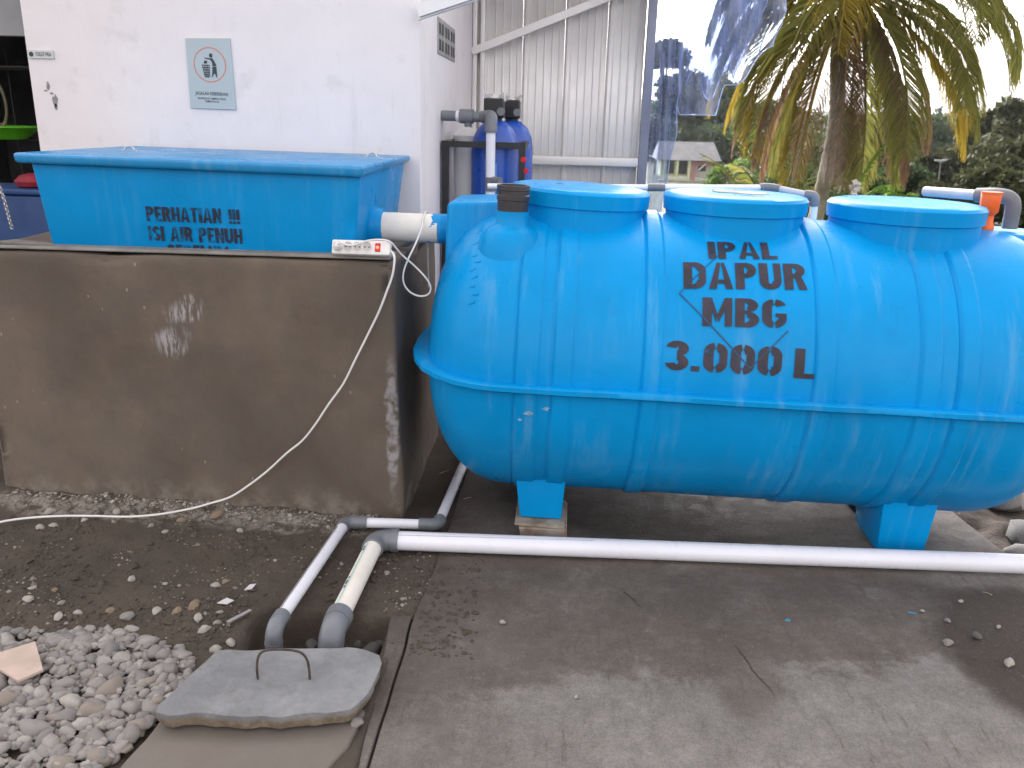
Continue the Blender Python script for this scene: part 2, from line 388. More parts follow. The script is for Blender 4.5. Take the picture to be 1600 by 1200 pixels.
# ------------------------------------------------------------------ terrain
def terrain(x, y):
    z = -.053 * max(0, min(y, 88) - 9) - .004 * max(0, min(y, 700) - 88)
    z += .35 * smooth(12, 40, y) * mnoise.noise(Vector((x * .06, y * .06, 3)))
    return z
def ground_h(x, y):
    z = terrain(x, y)
    if y < 7 and -4 < x < 4:
        z += .010 * mnoise.noise(Vector((x * 3, y * 3, 0))) + .009 * mnoise.noise(Vector((x * 11, y * 11, 5))) + .0065 * abs(mnoise.noise(Vector((x * 26, y * 26, 9)))) + .004 * mnoise.noise(Vector((x * 48, y * 48, 3)))
        if x > -.46 and x < 1.72 and y < 4.6: z = z + .004 - .03 * smooth(-.46, -.18 + .12 * mnoise.noise(Vector((x * 4, y * 4, 7))), x) - .03 * (1 - smooth(2.35, 2.55, y))
        elif x >= 1.72 and y < 2.98: z = min(z, -.03)
        elif x >= 1.72: z -= .07 + .04 * mnoise.noise(Vector((x * 7, y * 7, 2)))
        else: z -= .0 
        e = smooth(-.97, -.9, x) * (1 - smooth(-.545, -.505, x)) * (1 - smooth(2.40, 2.455, y + .02 * mnoise.noise(Vector((x * 14, 0, 0))))) * smooth(2.02, 2.10, y)
        z -= .17 * e * (.85 + .3 * mnoise.noise(Vector((x * 16, y * 16, 1))))
        z += .035 * smooth(3.04, 3.13, y) * (1 - smooth(-.75, -.55, x)) * (.5 + .6 * mnoise.noise(Vector((x * 8, y * 8, 4))))
        if x < -.95 and y < 2.35: z -= .02 * (1 - smooth(2.2, 2.35, y))
    return z
def axis(a, b, step, far):
    c = list(np.arange(a, b + 1e-6, step)); lo = []; d = step; q = a
    while q > -far: d *= 1.25; q -= d; lo.append(q)
    hi = []; d = step; q = b
    while q < far: d *= 1.25; q += d; hi.append(q)
    return lo[::-1] + c + hi
gx = axis(-2.6, 2.5, .018, 800); gy = [y for y in axis(1.35, 4.3, .018, 800) if y > -60]
g = MB(); g.sm = True
for y in gy:
    for x in gx: g.v.append((x, y, ground_h(x, y)))
nx = len(gx)
for j in range(len(gy) - 1):
    for i in range(nx - 1):
        a = j * nx + i; g.f.append((a, a + 1, a + nx + 1, a + nx))
struct(obj('ground', g, 'dirt', sharp=180))
# distant hills
h = MB()
def hillz(u, v):
    x = -500 + 1500 * u; y = 640 + 160 * v
    return (x, y, -6 + smooth(0, .55, v) * (16 + 9 * mnoise.noise(Vector((x * .008, 1, 0))) + 3 * mnoise.noise(Vector((x * .03, v * 3, 0)))))
MT['hill'] = M('hill_forest', (.035, .055, .03), .95, .3, .05, .5, .3, bdist=2)
h.sheet(160, 14, hillz); struct(obj('hills', h, 'hill'))

# pavement: main slab and a narrow strip beside the pit
def jag(pts, step=.05, amp=.006):
    out = []
    for i in range(len(pts)):
        a = Vector(pts[i]); b = Vector(pts[(i + 1) % len(pts)]); n = max(1, int((b - a).length / step))
        for k in range(n):
            p = a.lerp(b, k / n); q = mnoise.noise_vector(Vector((p.x * 9, p.y * 9, 4))); out.append((p.x + q.x * amp, p.y + q.y * amp))
    return out
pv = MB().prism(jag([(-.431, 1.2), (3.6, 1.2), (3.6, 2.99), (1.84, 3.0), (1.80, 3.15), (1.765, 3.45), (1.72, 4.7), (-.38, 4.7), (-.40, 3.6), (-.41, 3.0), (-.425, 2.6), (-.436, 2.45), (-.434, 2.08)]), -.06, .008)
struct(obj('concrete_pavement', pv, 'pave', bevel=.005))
pv = MB().prism(jag([(-.455, 1.2), (-.439, 1.2), (-.442, 2.08), (-.444, 2.445), (-.515, 2.44), (-.503, 2.27), (-.487, 2.1), (-.472, 1.9), (-.462, 1.75)]), -.16, .004)
struct(obj('concrete_strip', pv, 'pave', bevel=.005))
pv = MB().prism(jag([(-1.07, 1.2), (-.475, 1.2), (-.50, 1.62), (-.545, 1.70), (-.50, 1.80), (-.495, 1.95), (-.55, 1.97), (-.98, 1.93), (-1.035, 1.86), (-1.05, 1.7)], .04, .012), -.16, .014)
struct(obj('pit_collar', pv, 'collar', bevel=.008))

# ------------------------------------------------------------------ white building
b = thing('white_building', 'white painted rendered building behind the blue tanks', 'building', (-1.6, 4.15, 0))
obj('wall', MB().box(-2.572, -.689, 4.15, 4.30, -.02, 3.2), 'wall', b, bevel=.006)
obj('side_wall', MB().box(-.839, -.69, 4.302, 6.6, -.02, 3.2), 'wall', b, bevel=.004)
obj('left_side_wall', MB().box(-2.57, -2.42, 4.302, 6.9, -.02, 3.2), 'wall', b)
MT['vent'] = M('vent_block', (.33, .33, .33), .85, .15, 12, .3)
MT['fascia'] = M('grey_fascia', (.26, .265, .28), .7, .12, 3, .1)
for r in range(1):
    for c in range(3):
        y0 = 4.71 + c * .235; f = obj('vent_block', MB().box(-.6915, -.684, y0, y0 + .225, 1.915, 2.095), 'vent', b, bevel=.002)
        for q in range(2):
            for e in range(2):
                obj('vent_opening', MB().box(-.686, -.6825, y0 + .03 + e * .1, y0 + .095 + e * .1, 1.935 + q * .08, 1.99 + q * .08), 'dark_glass', f)
obj('fascia_board', MB().box(-4.6, -2.58, 4.55, 4.62, 1.945, 3.0), 'fascia', b)
obj('lean_to_roof', MB().box(-4.6, -2.58, 4.63, 7.4, 2.35, 2.42), 'fascia', b)
obj('back_wall', MB().box(-5.2, -2.58, 7.0, 7.1, -.02, 2.34), M('shade_painted_wall', (.06, .06, .065), .85, .4, 3, .2), b)  # both bay walls coloured near black to stand in for the bay's shade
obj('end_wall', MB().box(-4.75, -4.62, 4.4, 7.0, -.02, 2.34), M('shade_painted_end_wall', (.05, .05, .055), .85, .4, 3, .2), b)
# plaster chips missing from the paint
MT['chip'] = M('bare_plaster', (.25, .24, .25), .9, .2, 30, .3)
def blob2(c, rx, rz, n=14, seed=0, amp=.35):
    rr = random.Random(seed); return [(c[0] + math.cos(t) * rx * (1 + amp * (rr.random() - .5) * 2), c[1] + math.sin(t) * rz * (1 + amp * (rr.random() - .5) * 2)) for t in [2 * math.pi * i / n for i in range(n)]]
def wallpoly(pts, y0, y1):
    n = len(pts); return MB().add([(x, y0, z) for x, z in pts] + [(x, y1, z) for x, z in pts],
        [tuple(range(n)), tuple(range(2 * n - 1, n - 1, -1))] + [(i, n + i, n + (i + 1) % n, (i + 1) % n) for i in range(n)])
for i, (cx, cz, rx, rz) in enumerate(((-2.487, 1.695, .007, .018), (-2.461, 1.625, .014, .028), (-2.502, 1.672, .007, .004), (-2.474, 1.660, .008, .005), (-2.462, 1.60, .008, .014))):
    obj('paint_chip', wallpoly(blob2((cx, cz), rx, rz, seed=i), 4.1480, 4.152), 'chip', b)

# ------------------------------------------------------------------ text helpers
def A(cx, cy, rx, ry, a0, a1, t, n=10):
    o = []
    for i in range(n):
        p, q = rad(a0 + (a1 - a0) * i / n), rad(a0 + (a1 - a0) * (i + 1) / n)
        o.append([(cx + rx * math.cos(p), cy + ry * math.sin(p)), (cx + rx * math.cos(q), cy + ry * math.sin(q)),
                  (cx + (rx - t) * math.cos(q), cy + (ry - t * .85) * math.sin(q)), (cx + (rx - t) * math.cos(p), cy + (ry - t * .85) * math.sin(p))])
    return o
def Rc(x0, y0, x1, y1): return [(x0, y0), (x1, y0), (x1, y1), (x0, y1)]
T = .235
GL = {
 'I': (.235, [Rc(0, 0, T, 1)]),
 'L': (.48, [Rc(0, 0, T, 1), Rc(T, 0, .48, .17)]),
 'T': (.54, [Rc(.175, 0, .365, .82), Rc(0, .83, .54, 1)]),
 'E': (.48, [Rc(0, 0, T, 1), Rc(T, .83, .48, 1), Rc(T, .42, .42, .57), Rc(T, 0, .48, .17)]),
 'H': (.58, [Rc(0, 0, T, 1), Rc(.39, 0, .58, 1), Rc(T, .42, .39, .58)]),
 'N': (.6, [Rc(0, 0, T, 1), Rc(.42, 0, .6, 1), [(T, 1), (T, .62), (.42, 0), (.42, .38)]]),
 'M': (.74, [Rc(0, 0, T, 1), Rc(.56, 0, .74, 1), [(T, 1), (T, .55), (.345, .12), (.37, .4)], [(.56, 1), (.37, .4), (.395, .12), (.56, .55)]]),
 'A': (.64, [[(0, 0), (.2, 0), (.33, 1), (.23, 1)], [(.44, 0), (.64, 0), (.42, 1), (.345, 1)], Rc(.2, .2, .44, .34)]),
 'U': (.58, [Rc(0, .3, T, 1), Rc(.39, .3, .58, 1)] + A(.29, .3, .29, .3, 180, 360, T)),
 'P': (.56, [Rc(0, 0, T, 1), Rc(.235, .84, .32, 1), Rc(.235, .42, .32, .58)] + A(.3, .71, .26, .29, -90, 90, T)),
 'R': (.6, [Rc(0, 0, T, 1), Rc(.235, .84, .32, 1), Rc(.235, .44, .32, .6)] + A(.3, .72, .27, .28, -90, 90, T) + [[(.38, 0), (.6, 0), (.45, .5), (.28, .46)]]),
 'D': (.6, [Rc(0, 0, T, 1), Rc(.235, .84, .32, 1), Rc(.235, 0, .32, .16)] + A(.3, .68, .3, .32, 0, 90, T) + A(.3, .32, .3, .32, -90, 0, T) + [Rc(.41, .32, .6, .68)]),
 'B': (.6, [Rc(0, 0, T, 1), Rc(.235, .85, .32, 1), Rc(.235, .45, .34, .57), Rc(.235, 0, .32, .15)] + A(.3, .76, .27, .24, -90, 90, T) + A(.3, .26, .3, .27, -90, 90, T)),
 'G': (.6, A(.3, .7, .3, .3, 20, 82, T) + A(.3, .7, .3, .3, 98, 180, T) + [Rc(0, .3, T, .7)] + A(.3, .3, .3, .3, 180, 262, T) + A(.3, .3, .3, .3, 278, 360, T) + [Rc(.41, .3, .6, .5), Rc(.33, .38, .41, .5)]),
 'S': (.54, A(.27, .735, .27, .265, 15, 270, T) + A(.27, .265, .27, .265, -165, 90, T)),
 '3': (.54, A(.27, .74, .27, .26, 170, -90, T) + A(.27, .28, .28, .28, 90, -170, T)),
 '0': (.56, A(.28, .68, .28, .32, 0, 80, T) + A(.28, .68, .28, .32, 100, 180, T) + A(.28, .32, .28, .32, 180, 260, T) + A(.28, .32, .28, .32, 280, 360, T) + [Rc(0, .32, T, .68), Rc(.37, .32, .56, .68)]),
 '.': (.2, [Rc(0, 0, .2, .18)]), '!': (.235, [Rc(0, .28, T, 1), Rc(0, 0, T, .17)]), ' ': (.3, []),
}
def stencil(text, width, height, gap=.1, sq=1.):
    """polygons of a line of text in a width x height rectangle"""
    x = 0; P = []
    for ch in text:
        wd, pl = GL[ch]; P += [[(x + a, c) for a, c in p] for p in pl]; x += wd + gap
    x -= gap; return [[(a * width / x, c * height) for a, c in p] for p in P]
def text_mesh(polys, fn, step=.02):
    bm = bmesh.new()
    for p in polys:
        try: bm.faces.new([bm.verts.new((a, c, 0)) for a, c in p])
        except ValueError: pass
    ys = [v.co.y for v in bm.verts]; lo, hi = min(ys), max(ys); q = lo + step
    while q < hi:
        bmesh.ops.bisect_plane(bm, geom=bm.verts[:] + bm.edges[:] + bm.faces[:], plane_co=(0, q, 0), plane_no=(0, 1, 0)); q += step
    bm.verts.index_update(); mb = MB()
    mb.add([fn(v.co.x, v.co.y) for v in bm.verts], [[v.index for v in f.verts] for f in bm.faces]); bm.free(); mb.sm = True
    return mb
def font_polys_obj(name, text, width, height, fn, mat, parent):
    cu = bpy.data.curves.new('t', 'FONT'); cu.body = text; cu.offset = .012; to = bpy.data.objects.new('t', cu); COL.objects.link(to)
    bpy.context.view_layer.update(); me = to.evaluated_get(bpy.context.evaluated_depsgraph_get()).to_mesh()
    vs = [v.co.copy() for v in me.vertices]; fs = [list(p.vertices) for p in me.polygons]
    x0 = min(v.x for v in vs); x1 = max(v.x for v in vs); y0 = min(v.y for v in vs); y1 = max(v.y for v in vs)
    mb = MB().add([fn((v.x - x0) / (x1 - x0) * width, (v.y - y0) / (y1 - y0) * height) for v in vs], fs)
    bpy.data.objects.remove(to); bpy.data.curves.remove(cu)
    return obj(name, mb, mat, parent)

# notices on the wall
MT['sign'] = M('sign_board', (.42, .50, .535), .5, .03, 4, 0)
MT['sign2'] = M('small_sign_board', (.55, .57, .57), .5, .03, 4, 0)
MT['sign_red'] = M('sign_red', (.62, .22, .17), .6, .05, 8, 0)
MT['sign_ink'] = M('sign_ink', (.035, .045, .06), .6, .05, 8, 0)
s = thing('litter_notice', 'pale blue notice with a figure dropping litter in a basket on white wall', 'sign', (-1.685, 4.15, 1.61))
obj('panel', MB().hexa([(-1.793, 4.140, 1.610), (-1.572, 4.140, 1.607), (-1.572, 4.1485, 1.607), (-1.793, 4.1485, 1.610), (-1.790, 4.140, 1.919), (-1.578, 4.140, 1.923), (-1.578, 4.1485, 1.923), (-1.790, 4.1485, 1.919)]), 'sign', s)
sx, sz, sy = -1.682, 1.805, 4.1392
ring = MB(); ring.sheet(64, 1, lambda u, v: (sx + (.073 + .005 * v) * math.cos(2 * math.pi * u), sy, sz + (.073 + .005 * v) * math.sin(2 * math.pi * u))); obj('red_ring', ring, 'sign_red', s)
fig = MB()
def fp(pts): fig.add([(sx + a * .1, sy - .0004, sz + c * .1) for a, c in pts], [tuple(range(len(pts)))])
fp([(.08 + .085 * math.cos(t), .41 + .095 * math.sin(t)) for t in [2 * math.pi * i / 16 for i in range(16)]])
fp([(.05, .30), (.14, .29), (.23, .16), (.30, .02), (.31, -.06), (.12, -.06), (.12, .08), (.05, .22)])
fp([(-.24, .31), (-.23, .275), (.05, .22), (.07, .29)])
fp([(.11, -.08), (.31, -.08), (.31, -.25), (.32, -.6), (.27, -.52), (.20, -.36), (.10, -.52), (.05, -.58), (.10, -.3)])
obj('figure', fig, 'sign_ink', s)
fig = MB()
fp([(-.28, .13), (-.22, .2), (-.17, .16), (-.1, .18), (-.14, .05), (-.27, .05)])
for k in range(6):
    z0 = 0 - k * .105; dx = k * .018; fp([(-.38 + dx, z0), (-.04 - dx * .3, z0), (-.04 - dx * .3, z0 - .035), (-.38 + dx, z0 - .035)])
for k in range(5):
    t = k / 4; xa = -.38 + .34 * t; xb = -.28 + .22 * t; fp([(xa, 0), (xa + .03, 0), (xb + .03, -.55), (xb, -.55)])
obj('basket', fig, 'sign_ink', s)
font_polys_obj('headline', 'JAGALAH KEBERSIHAN', .158, .020, lambda a, c: (-1.763 + a, sy, 1.666 + c - a * .02), 'sign_ink', s)
font_polys_obj('text_line', 'BUANGLAH SAMPAH PADA', .135, .0095, lambda a, c: (-1.752 + a, sy, 1.651 + c - a * .02), 'sign_ink', s)
font_polys_obj('text_line', 'TEMPATNYA', .070, .0095, lambda a, c: (-1.72 + a, sy, 1.637 + c - a * .02), 'sign_ink', s)
s = thing('toilet_sign', 'small grey TOILET PRIA sign at the left edge of the white wall', 'sign', (-2.5, 4.15, 1.82))
obj('panel', MB().box(-2.563, -2.437, 4.142, 4.1485, 1.816, 1.852), 'sign2', s)
obj('emblem', MB().add([(-2.545 + .011 * math.cos(t), 4.1412, 1.834 + .011 * math.sin(t)) for t in [2 * math.pi * i / 18 for i in range(18)]], [tuple(range(18))]), 'sign_ink', s)
font_polys_obj('lettering', 'TOILET PRIA', .078, .017, lambda a, c: (-2.525 + a, 4.1412, 1.826 + c), 'sign_ink', s)

# ------------------------------------------------------------------ concrete plinth
p = thing('cement_plinth', 'brown cement rendered plinth under the blue box tank', 'plinth', (-.60, 3.13, 0))
def plf(u, v):
    x = -2.36 + (1.76 + .0) * u - .02 * v * (1 if u > .5 else 0); y = 3.215 - .085 * u; z = 1.088 * v
    # front face slight bulges
    return (x, y + .006 * mnoise.noise(Vector((x * 2.5, z * 2.5, 1))) + .0025 * mnoise.noise(Vector((x * 9, z * 9, 1))), z - .05 * (1 - v))
body = MB()
body.hexa([(-2.36, 3.215, -.06), (-.598, 3.13, -.06), (-.605, 4.148, -.06), (-2.36, 4.148, -.06), (-2.36, 3.20, 1.050), (-.628, 3.115, 1.075), (-.62, 4.148, 1.080), (-2.36, 4.148, 1.055)])
bo = obj('body', body, 'plinth', p, bevel=.018)
sb = bo.modifiers.new('sub', 'SUBSURF'); sb.subdivision_type = 'SIMPLE'; sb.levels = sb.render_levels = 5
tx = bpy.data.textures.new('lumps', 'CLOUDS'); tx.noise_scale = .35
dm = bo.modifiers.new('lumps', 'DISPLACE'); dm.texture = tx; dm.strength = .022; dm.texture_coords = 'LOCAL'
rim = MB().hexa([(-2.355, 3.207, 1.060), (-.634, 3.120, 1.083), (-.632, 3.245, 1.083), (-2.355, 3.30, 1.060), (-2.355, 3.212, 1.072), (-.64, 3.126, 1.097), (-.636, 3.25, 1.097), (-2.355, 3.305, 1.072)])
obj('top_screed', rim, 'rim', p, bevel=.006)

# ------------------------------------------------------------------ blue box tank (grease trap)
t = thing('box_tank', 'blue fibreglass box tank with flat lid, stencilled PERHATIAN, on plinth', 'tank', (-1.4, 3.65, 1.0))
bb = MB().hexa([(-2.030, 3.272, 1.02), (-.79, 3.185, 1.02), (-.79, 3.98, 1.02), (-2.03, 3.98, 1.02), (-2.068, 3.255, 1.40), (-.752, 3.168, 1.40), (-.752, 4.08, 1.40), (-2.068, 4.08, 1.40)])
obj('body', bb, 'box', t, bevel=.02)
ld = MB()
def lidtop(u, v):
    x = -2.055 + 1.322 * u; y = 3.135 + .995 * v
    return (x, y, 1.428 + .010 * math.sin(math.pi * u) * math.sin(math.pi * v) + .004 * mnoise.noise(Vector((x * 4, y * 4, 0))) - .006 * v)
ld.hexa([(-2.107, 3.224, 1.390), (-.736, 3.138, 1.380), (-.736, 4.128, 1.392), (-2.107, 4.128, 1.392), (-2.110, 3.221, 1.428), (-.733, 3.135, 1.421), (-.733, 4.13, 1.420), (-2.11, 4.13, 1.428)])
lo_ = obj('lid', ld, 'box_lid', t, bevel=.012)
def hook(x, y, z):
    m = MB().tube([(x - .020, y, z), (x - .020, y, z + .006), (x - .012, y + .003, z + .014), (x, y + .004, z + .017), (x + .012, y + .003, z + .014), (x + .020, y, z + .006), (x + .020, y, z)], .004, 8)
    m.tube([(x - .03, y, z - .004), (x - .03, y, z + .004)], .010, 10).tube([(x + .03, y, z - .004), (x + .03, y, z + .004)], .010, 10)
    obj('lifting_ring', m, 'steel', lo_)
hook(-1.87, 3.66, 1.428); hook(-.86, 3.86, 1.421)
def boxface(u0, z0): return lambda a, c: (u0 + a, 3.185 + (-.79 - u0 - a) * .0700 - (z0 + c - 1.02) * .0447 - .003, z0 + c + a * .01)
for tx_, x0, z0, wd, hg, mm in (('PERHATIAN', -1.612, 1.184, .306, .057, 'spray_faded'), ('!!!', -1.276, 1.188, .044, .054, 'spray_faded'), ('ISI AIR PENUH', -1.612, 1.108, .384, .058, 'spray_faded'), ('SEBELUM', -1.54, 1.040, .25, .057, 'spray_faded')):
    obj('stencil_lettering', text_mesh(stencil(tx_, wd, hg, .06), boxface(x0, z0)), mm, t)
# outlet stub on the right side of the box
obj('outlet_collar', MB().tube([(-.80, 3.46, 1.165), (-.735, 3.46, 1.165), (-.728, 3.46, 1.165)], [.085, .074, .068], 32), 'box', t)
# white drain pipe between the tanks, its right end brushed with blue paint
q = thing('link_pipe', 'short thick cream pipe joining box tank to round tank', 'pipe', (-.6, 3.46, 1.165))
obj('pipe', MB().tube([(-.735, 3.46, 1.165), (-.50, 3.455, 1.163)], .0585, 40), 'pvc_old', q)
pm = MB(); pm.sheet(48, 6, lambda u, v: (lambda th, xs: (xs + (-.44 - xs) * v, 3.457 + .0597 * math.cos(th), 1.164 + .0597 * math.sin(th)))(2 * math.pi * u, -.525 + .018 * mnoise.noise(Vector((math.cos(2 * math.pi * u) * 2.2, math.sin(2 * math.pi * u) * 2.2, 3))) - .010 * mnoise.noise(Vector((math.cos(2 * math.pi * u) * 9, math.sin(2 * math.pi * u) * 9, 7))) - .022 * smooth(0, 1, -math.sin(2 * math.pi * u))))
obj('brushed_paint', pm, 'tank', q)
o = obj('broken_tile', MB().prism([(-2.24, 3.225), (-2.06, 3.212), (-1.995, 3.222), (-2.05, 3.262), (-2.20, 3.30)], 1.074, 1.086), M('grey_tile', (.16, .145, .13), .8, .2, 12, .3), loc=(-2.1, 3.25, 1.0735), bevel=.003)
tag(o, 'broken grey tile lying on top of the plinth at its left end', 'tile')

# ------------------------------------------------------------------ round septic tank
XC, YC, ZC, RR = .71, 3.40, .685, .57
XL, XR = -.53, 1.95
TH = rad(1.0)
BANDS = [(-.152, -.074), (-.022, .043), (.292, .35), (.88, .945), (1.235, 1.30), (1.365, 1.425)]
def rad_at(x):
    d = .36; n = 2.35
    if x < XL + d: r = RR * max(0, 1 - ((XL + d - x) / d) ** n) ** (1 / n)
    elif x > XR - d: r = RR * max(0, 1 - ((x - XR + d) / d) ** n) ** (1 / n)
    else: r = RR
    k = 0
    for a, b_ in BANDS: k = max(k, smooth(a - .004, a + .004, x) * (1 - smooth(b_ - .004, b_ + .004, x)))
    for a, b_ in BANDS: r -= .0045 * max(0, 1 - abs(x - a + .007) / .006)
    return r + .0075 * k - .0022 * smooth(.12, 0, abs(x - .17)) 
tk = thing('round_tank', 'large blue cylindrical fibreglass septic tank stencilled IPAL DAPUR MBG', 'tank', (XC, YC, 0))
xs = []
for i in range(22):
    xs.append(XL + .36 * (1 - math.cos(math.pi / 2 * i / 22)))
x = XL + .36
while x < XR - .36: xs.append(x); x += .004
for i in range(22, -1, -1): xs.append(XR - .36 * (1 - math.cos(math.pi / 2 * i / 22)))
def shell(a0, a1, n=72):
    m = MB(); m.sheet(len(xs) - 1, n, lambda u, v: (lambda X, t: (X, YC - max(.0005, rad_at(X)) * math.cos(t), ZC + max(.0005, rad_at(X)) * math.sin(t)))(xs[int(round(u * (len(xs) - 1)))], a0 + (a1 - a0) * v)); m.f = [f[::-1] for f in m.f]; return m
obj('upper_shell', shell(0, math.pi), 'tank', tk, sharp=60)
obj('lower_shell', shell(0, -math.pi), 'tank', tk, sharp=60)
# flange round the waist
fl = MB(); prof = [(-.01, .011), (.036, .013), (.043, .008), (.044, -.008), (.037, -.013), (-.01, -.011)]
path = []
for sgn in (-1, 1):
    rng_ = range(0, len(xs), 3) if sgn < 0 else range(len(xs) - 1, -1, -3)
    for i in rng_:
        rr = rad_at(xs[i]); rr = min(rr, RR); path.append((xs[i], YC + sgn * rr))
# resample by removing duplicates
pp = [path[0]]
for a in path[1:]:
    if (a[0] - pp[-1][0]) ** 2 + (a[1] - pp[-1][1]) ** 2 > .0004: pp.append(a)
n = len(pp); nb_ = []
for i in range(n):
    a = Vector(pp[i - 1]); c = Vector(pp[(i + 1) % n]); d = (c - a).normalized(); nb_.append(Vector((d.y, -d.x)))
for i in range(n):
    wob = 1 + .12 * mnoise.noise(Vector((pp[i][0] * 4, pp[i][1] * 4, 2)))
    end = 1 + .45 * abs(nb_[i].x) ** 2
    for (o_, z_) in prof: fl.v.append((pp[i][0] + nb_[i].x * o_ * wob * end, pp[i][1] + nb_[i].y * o_ * wob * end, ZC + z_))
m_ = len(prof)
for i in range(n):
    for j in range(m_):
        fl.f.append((i * m_ + j, ((i + 1) % n) * m_ + j, ((i + 1) % n) * m_ + (j + 1) % m_, i * m_ + (j + 1) % m_))
fl.sm = True; obj('flange', fl, blue_paint('blue_frp_flange', mul(BLUE, .95), 1.8), tk, sharp=50)
# manhole necks with lids
for i, (cx, tilt, rl) in enumerate(((.045, .012, .270), (.645, -.004, .274), (1.295, -.004, .285))):
    nk = MB().lathe((cx, YC, 0), [(rl - .006, .95), (rl - .010, 1.12), (rl - .012, 1.20), (rl - .012, 1.30)], 64)
    ng = obj('manhole_neck', nk, 'tank', tk)
    lm = MB().lathe((cx, YC, 0), [(rl - .013, 1.274), (rl - .002, 1.278), (rl + .001, 1.328), (rl - .008, 1.339), (rl - .03, 1.344), (rl * .5, 1.348), (.01, 1.349)], 64)
    lm.v = [(a, c, e - (a - cx) * tilt * 2.2) for a, c, e in lm.v]
    lg = obj('manhole_lid', lm, 'tank', ng)
    if i == 1:
        pts = blob2((cx + .02, YC - .02), .11, .07, 18, 3, .3)
        obj('grey_patch', MB().prism(pts, 1.3475, 1.3515), M('grey_patch', (.42, .40, .37), .9, .2, 20, .4), lg)  # thin irregular grey patch on top of the middle lid
# vent stub at the left shoulder
vc = (-.205, 3.14)
obj('vent_boss', MB().lathe((vc[0], vc[1], 0), [(.136, .90), (.136, 1.03), (.132, 1.09), (.122, 1.145), (.104, 1.183), (.082, 1.203), (.066, 1.209), (.0615, 1.216), (.061, 1.262)], 40), 'tank', tk)
vs_ = obj('vent_socket', MB().lathe((vc[0], vc[1], 0), [(.056, 1.24), (.0575, 1.30), (.0605, 1.303), (.0605, 1.318), (.058, 1.32), (.058, 1.335), (.0605, 1.337), (.0605, 1.354), (.05, 1.354), (.05, 1.27)], 40), 'pvc_dark', tk)
# inlet and outlet boxes on the ends
obj('inlet_box', MB().hexa([(-.475, 3.28, .86), (-.18, 3.28, .86), (-.18, 3.66, .86), (-.475, 3.66, .86), (-.468, 3.29, 1.265), (-.18, 3.29, 1.285), (-.18, 3.65, 1.285), (-.468, 3.65, 1.265)]), 'tank', tk, bevel=.018)
obj('outlet_box', MB().hexa([(1.6, 3.36, .86), (1.93, 3.36, .86), (1.93, 3.72, .86), (1.6, 3.72, .86), (1.62, 3.37, 1.245), (1.92, 3.37, 1.235), (1.92, 3.71, 1.235), (1.62, 3.71, 1.245)]), 'tank', tk, bevel=.018)
# raised maker's marks, too worn to read, on the left dome
rr = random.Random(5)
for k in range(11):
    em = MB()
    X = -.335 + .012 * (k % 2) + rr.uniform(-.006, .006); th = rad(66 - k * 3.6); r_ = rad_at(X); c = Vector((X, YC - r_ * math.cos(th), ZC + r_ * math.sin(th)))
    nr = Vector((-.75, -math.cos(th), math.sin(th))).normalized(); tv = Vector((0, math.sin(th), math.cos(th)))
    bx = nr.cross(tv).normalized()
    em.tube([c - bx * .016 + tv * .005 * rr.uniform(-1, 1) - nr * .0045, c - nr * .002, c + bx * .016 + tv * .007 * rr.uniform(-1, 1) - nr * .0045], .0055, 8)
    obj('raised_mark', em, 'tank', tk)
# legs
def leg(xa, xb, xc, xd, zt, zb):
    m = MB().hexa([(xc, 3.052, zb), (xd, 3.052, zb), (xd, 3.30, zb), (xc, 3.30, zb), (xa, 3.040, zt), (xb, 3.040, zt), (xb, 3.40, zt), (xa, 3.40, zt)]); return obj('leg', m, 'tank', tk, bevel=.006)
leg(-.145, .052, -.120, .045, .258, .072); leg(1.272, 1.480, 1.286, 1.465, .262, .024)
m = MB().hexa([(-.115, 3.5, .054), (.055, 3.5, .054), (.055, 3.68, .054), (-.115, 3.68, .054), (-.14, 3.4, .285), (.062, 3.4, .285), (.062, 3.70, .285), (-.14, 3.70, .285)]); obj('leg', m, 'tank', tk, bevel=.006)
m = MB().hexa([(1.306, 3.5, .025), (1.487, 3.5, .025), (1.487, 3.68, .025), (1.306, 3.68, .025), (1.29, 3.4, .28), (1.505, 3.4, .28), (1.505, 3.70, .28), (1.29, 3.70, .28)]); obj('leg', m, 'tank', tk, bevel=.006)
# stencilled capacity
def onshell(x0, th0, slope=0):
    return lambda a, c: (lambda t: (x0 + a, YC - (RR + .0035) * math.cos(t), ZC + (RR + .0035) * math.sin(t)))(th0 + c / RR + a * slope)
for tx_, x0, d0, wd, hg, sl_ in (('IPAL', .508, 52.2, .246, .090, .106), ('DAPUR', .416, 38.6, .430, .112, .087), ('MBG', .482, 25.2, .288, .104, .048), ('3.000', .362, 9.3, .398, .103, -.008), ('L', .803, 9.0, .070, .102, -.008)):
    obj('stencil_lettering', text_mesh(stencil(tx_, wd, hg, .075), onshell(x0, rad(d0), sl_)), 'spray', tk)
MT['scribe'] = M('scribed_line', (.004, .05, .13), .5, .3, 15, 0)
for (xa, da, xb, db, wd) in ((.401, 36.6, .653, 11.5, .0042), (.653, 11.5, .775, 25, .0042), (.401, 36.6, .575, 58, .003)):
    _dx, _dt = xb - xa, rad(db - da) * RR; _l = math.hypot(_dx, _dt); lnx, lnt = -_dt / _l, _dx / _l
    ln = MB(); ln.sheet(16, 1, lambda u, v: (lambda X, t: (X, YC - (RR + .0042) * math.cos(t), ZC + (RR + .0042) * math.sin(t)))(xa + (xb - xa) * u + (v - .5) * wd * lnx, rad(da + (db - da) * u) + (v - .5) * wd * lnt / RR))
    ln.f = [f[::-1] for f in ln.f]; obj('scribed_line', ln, 'scribe', tk)
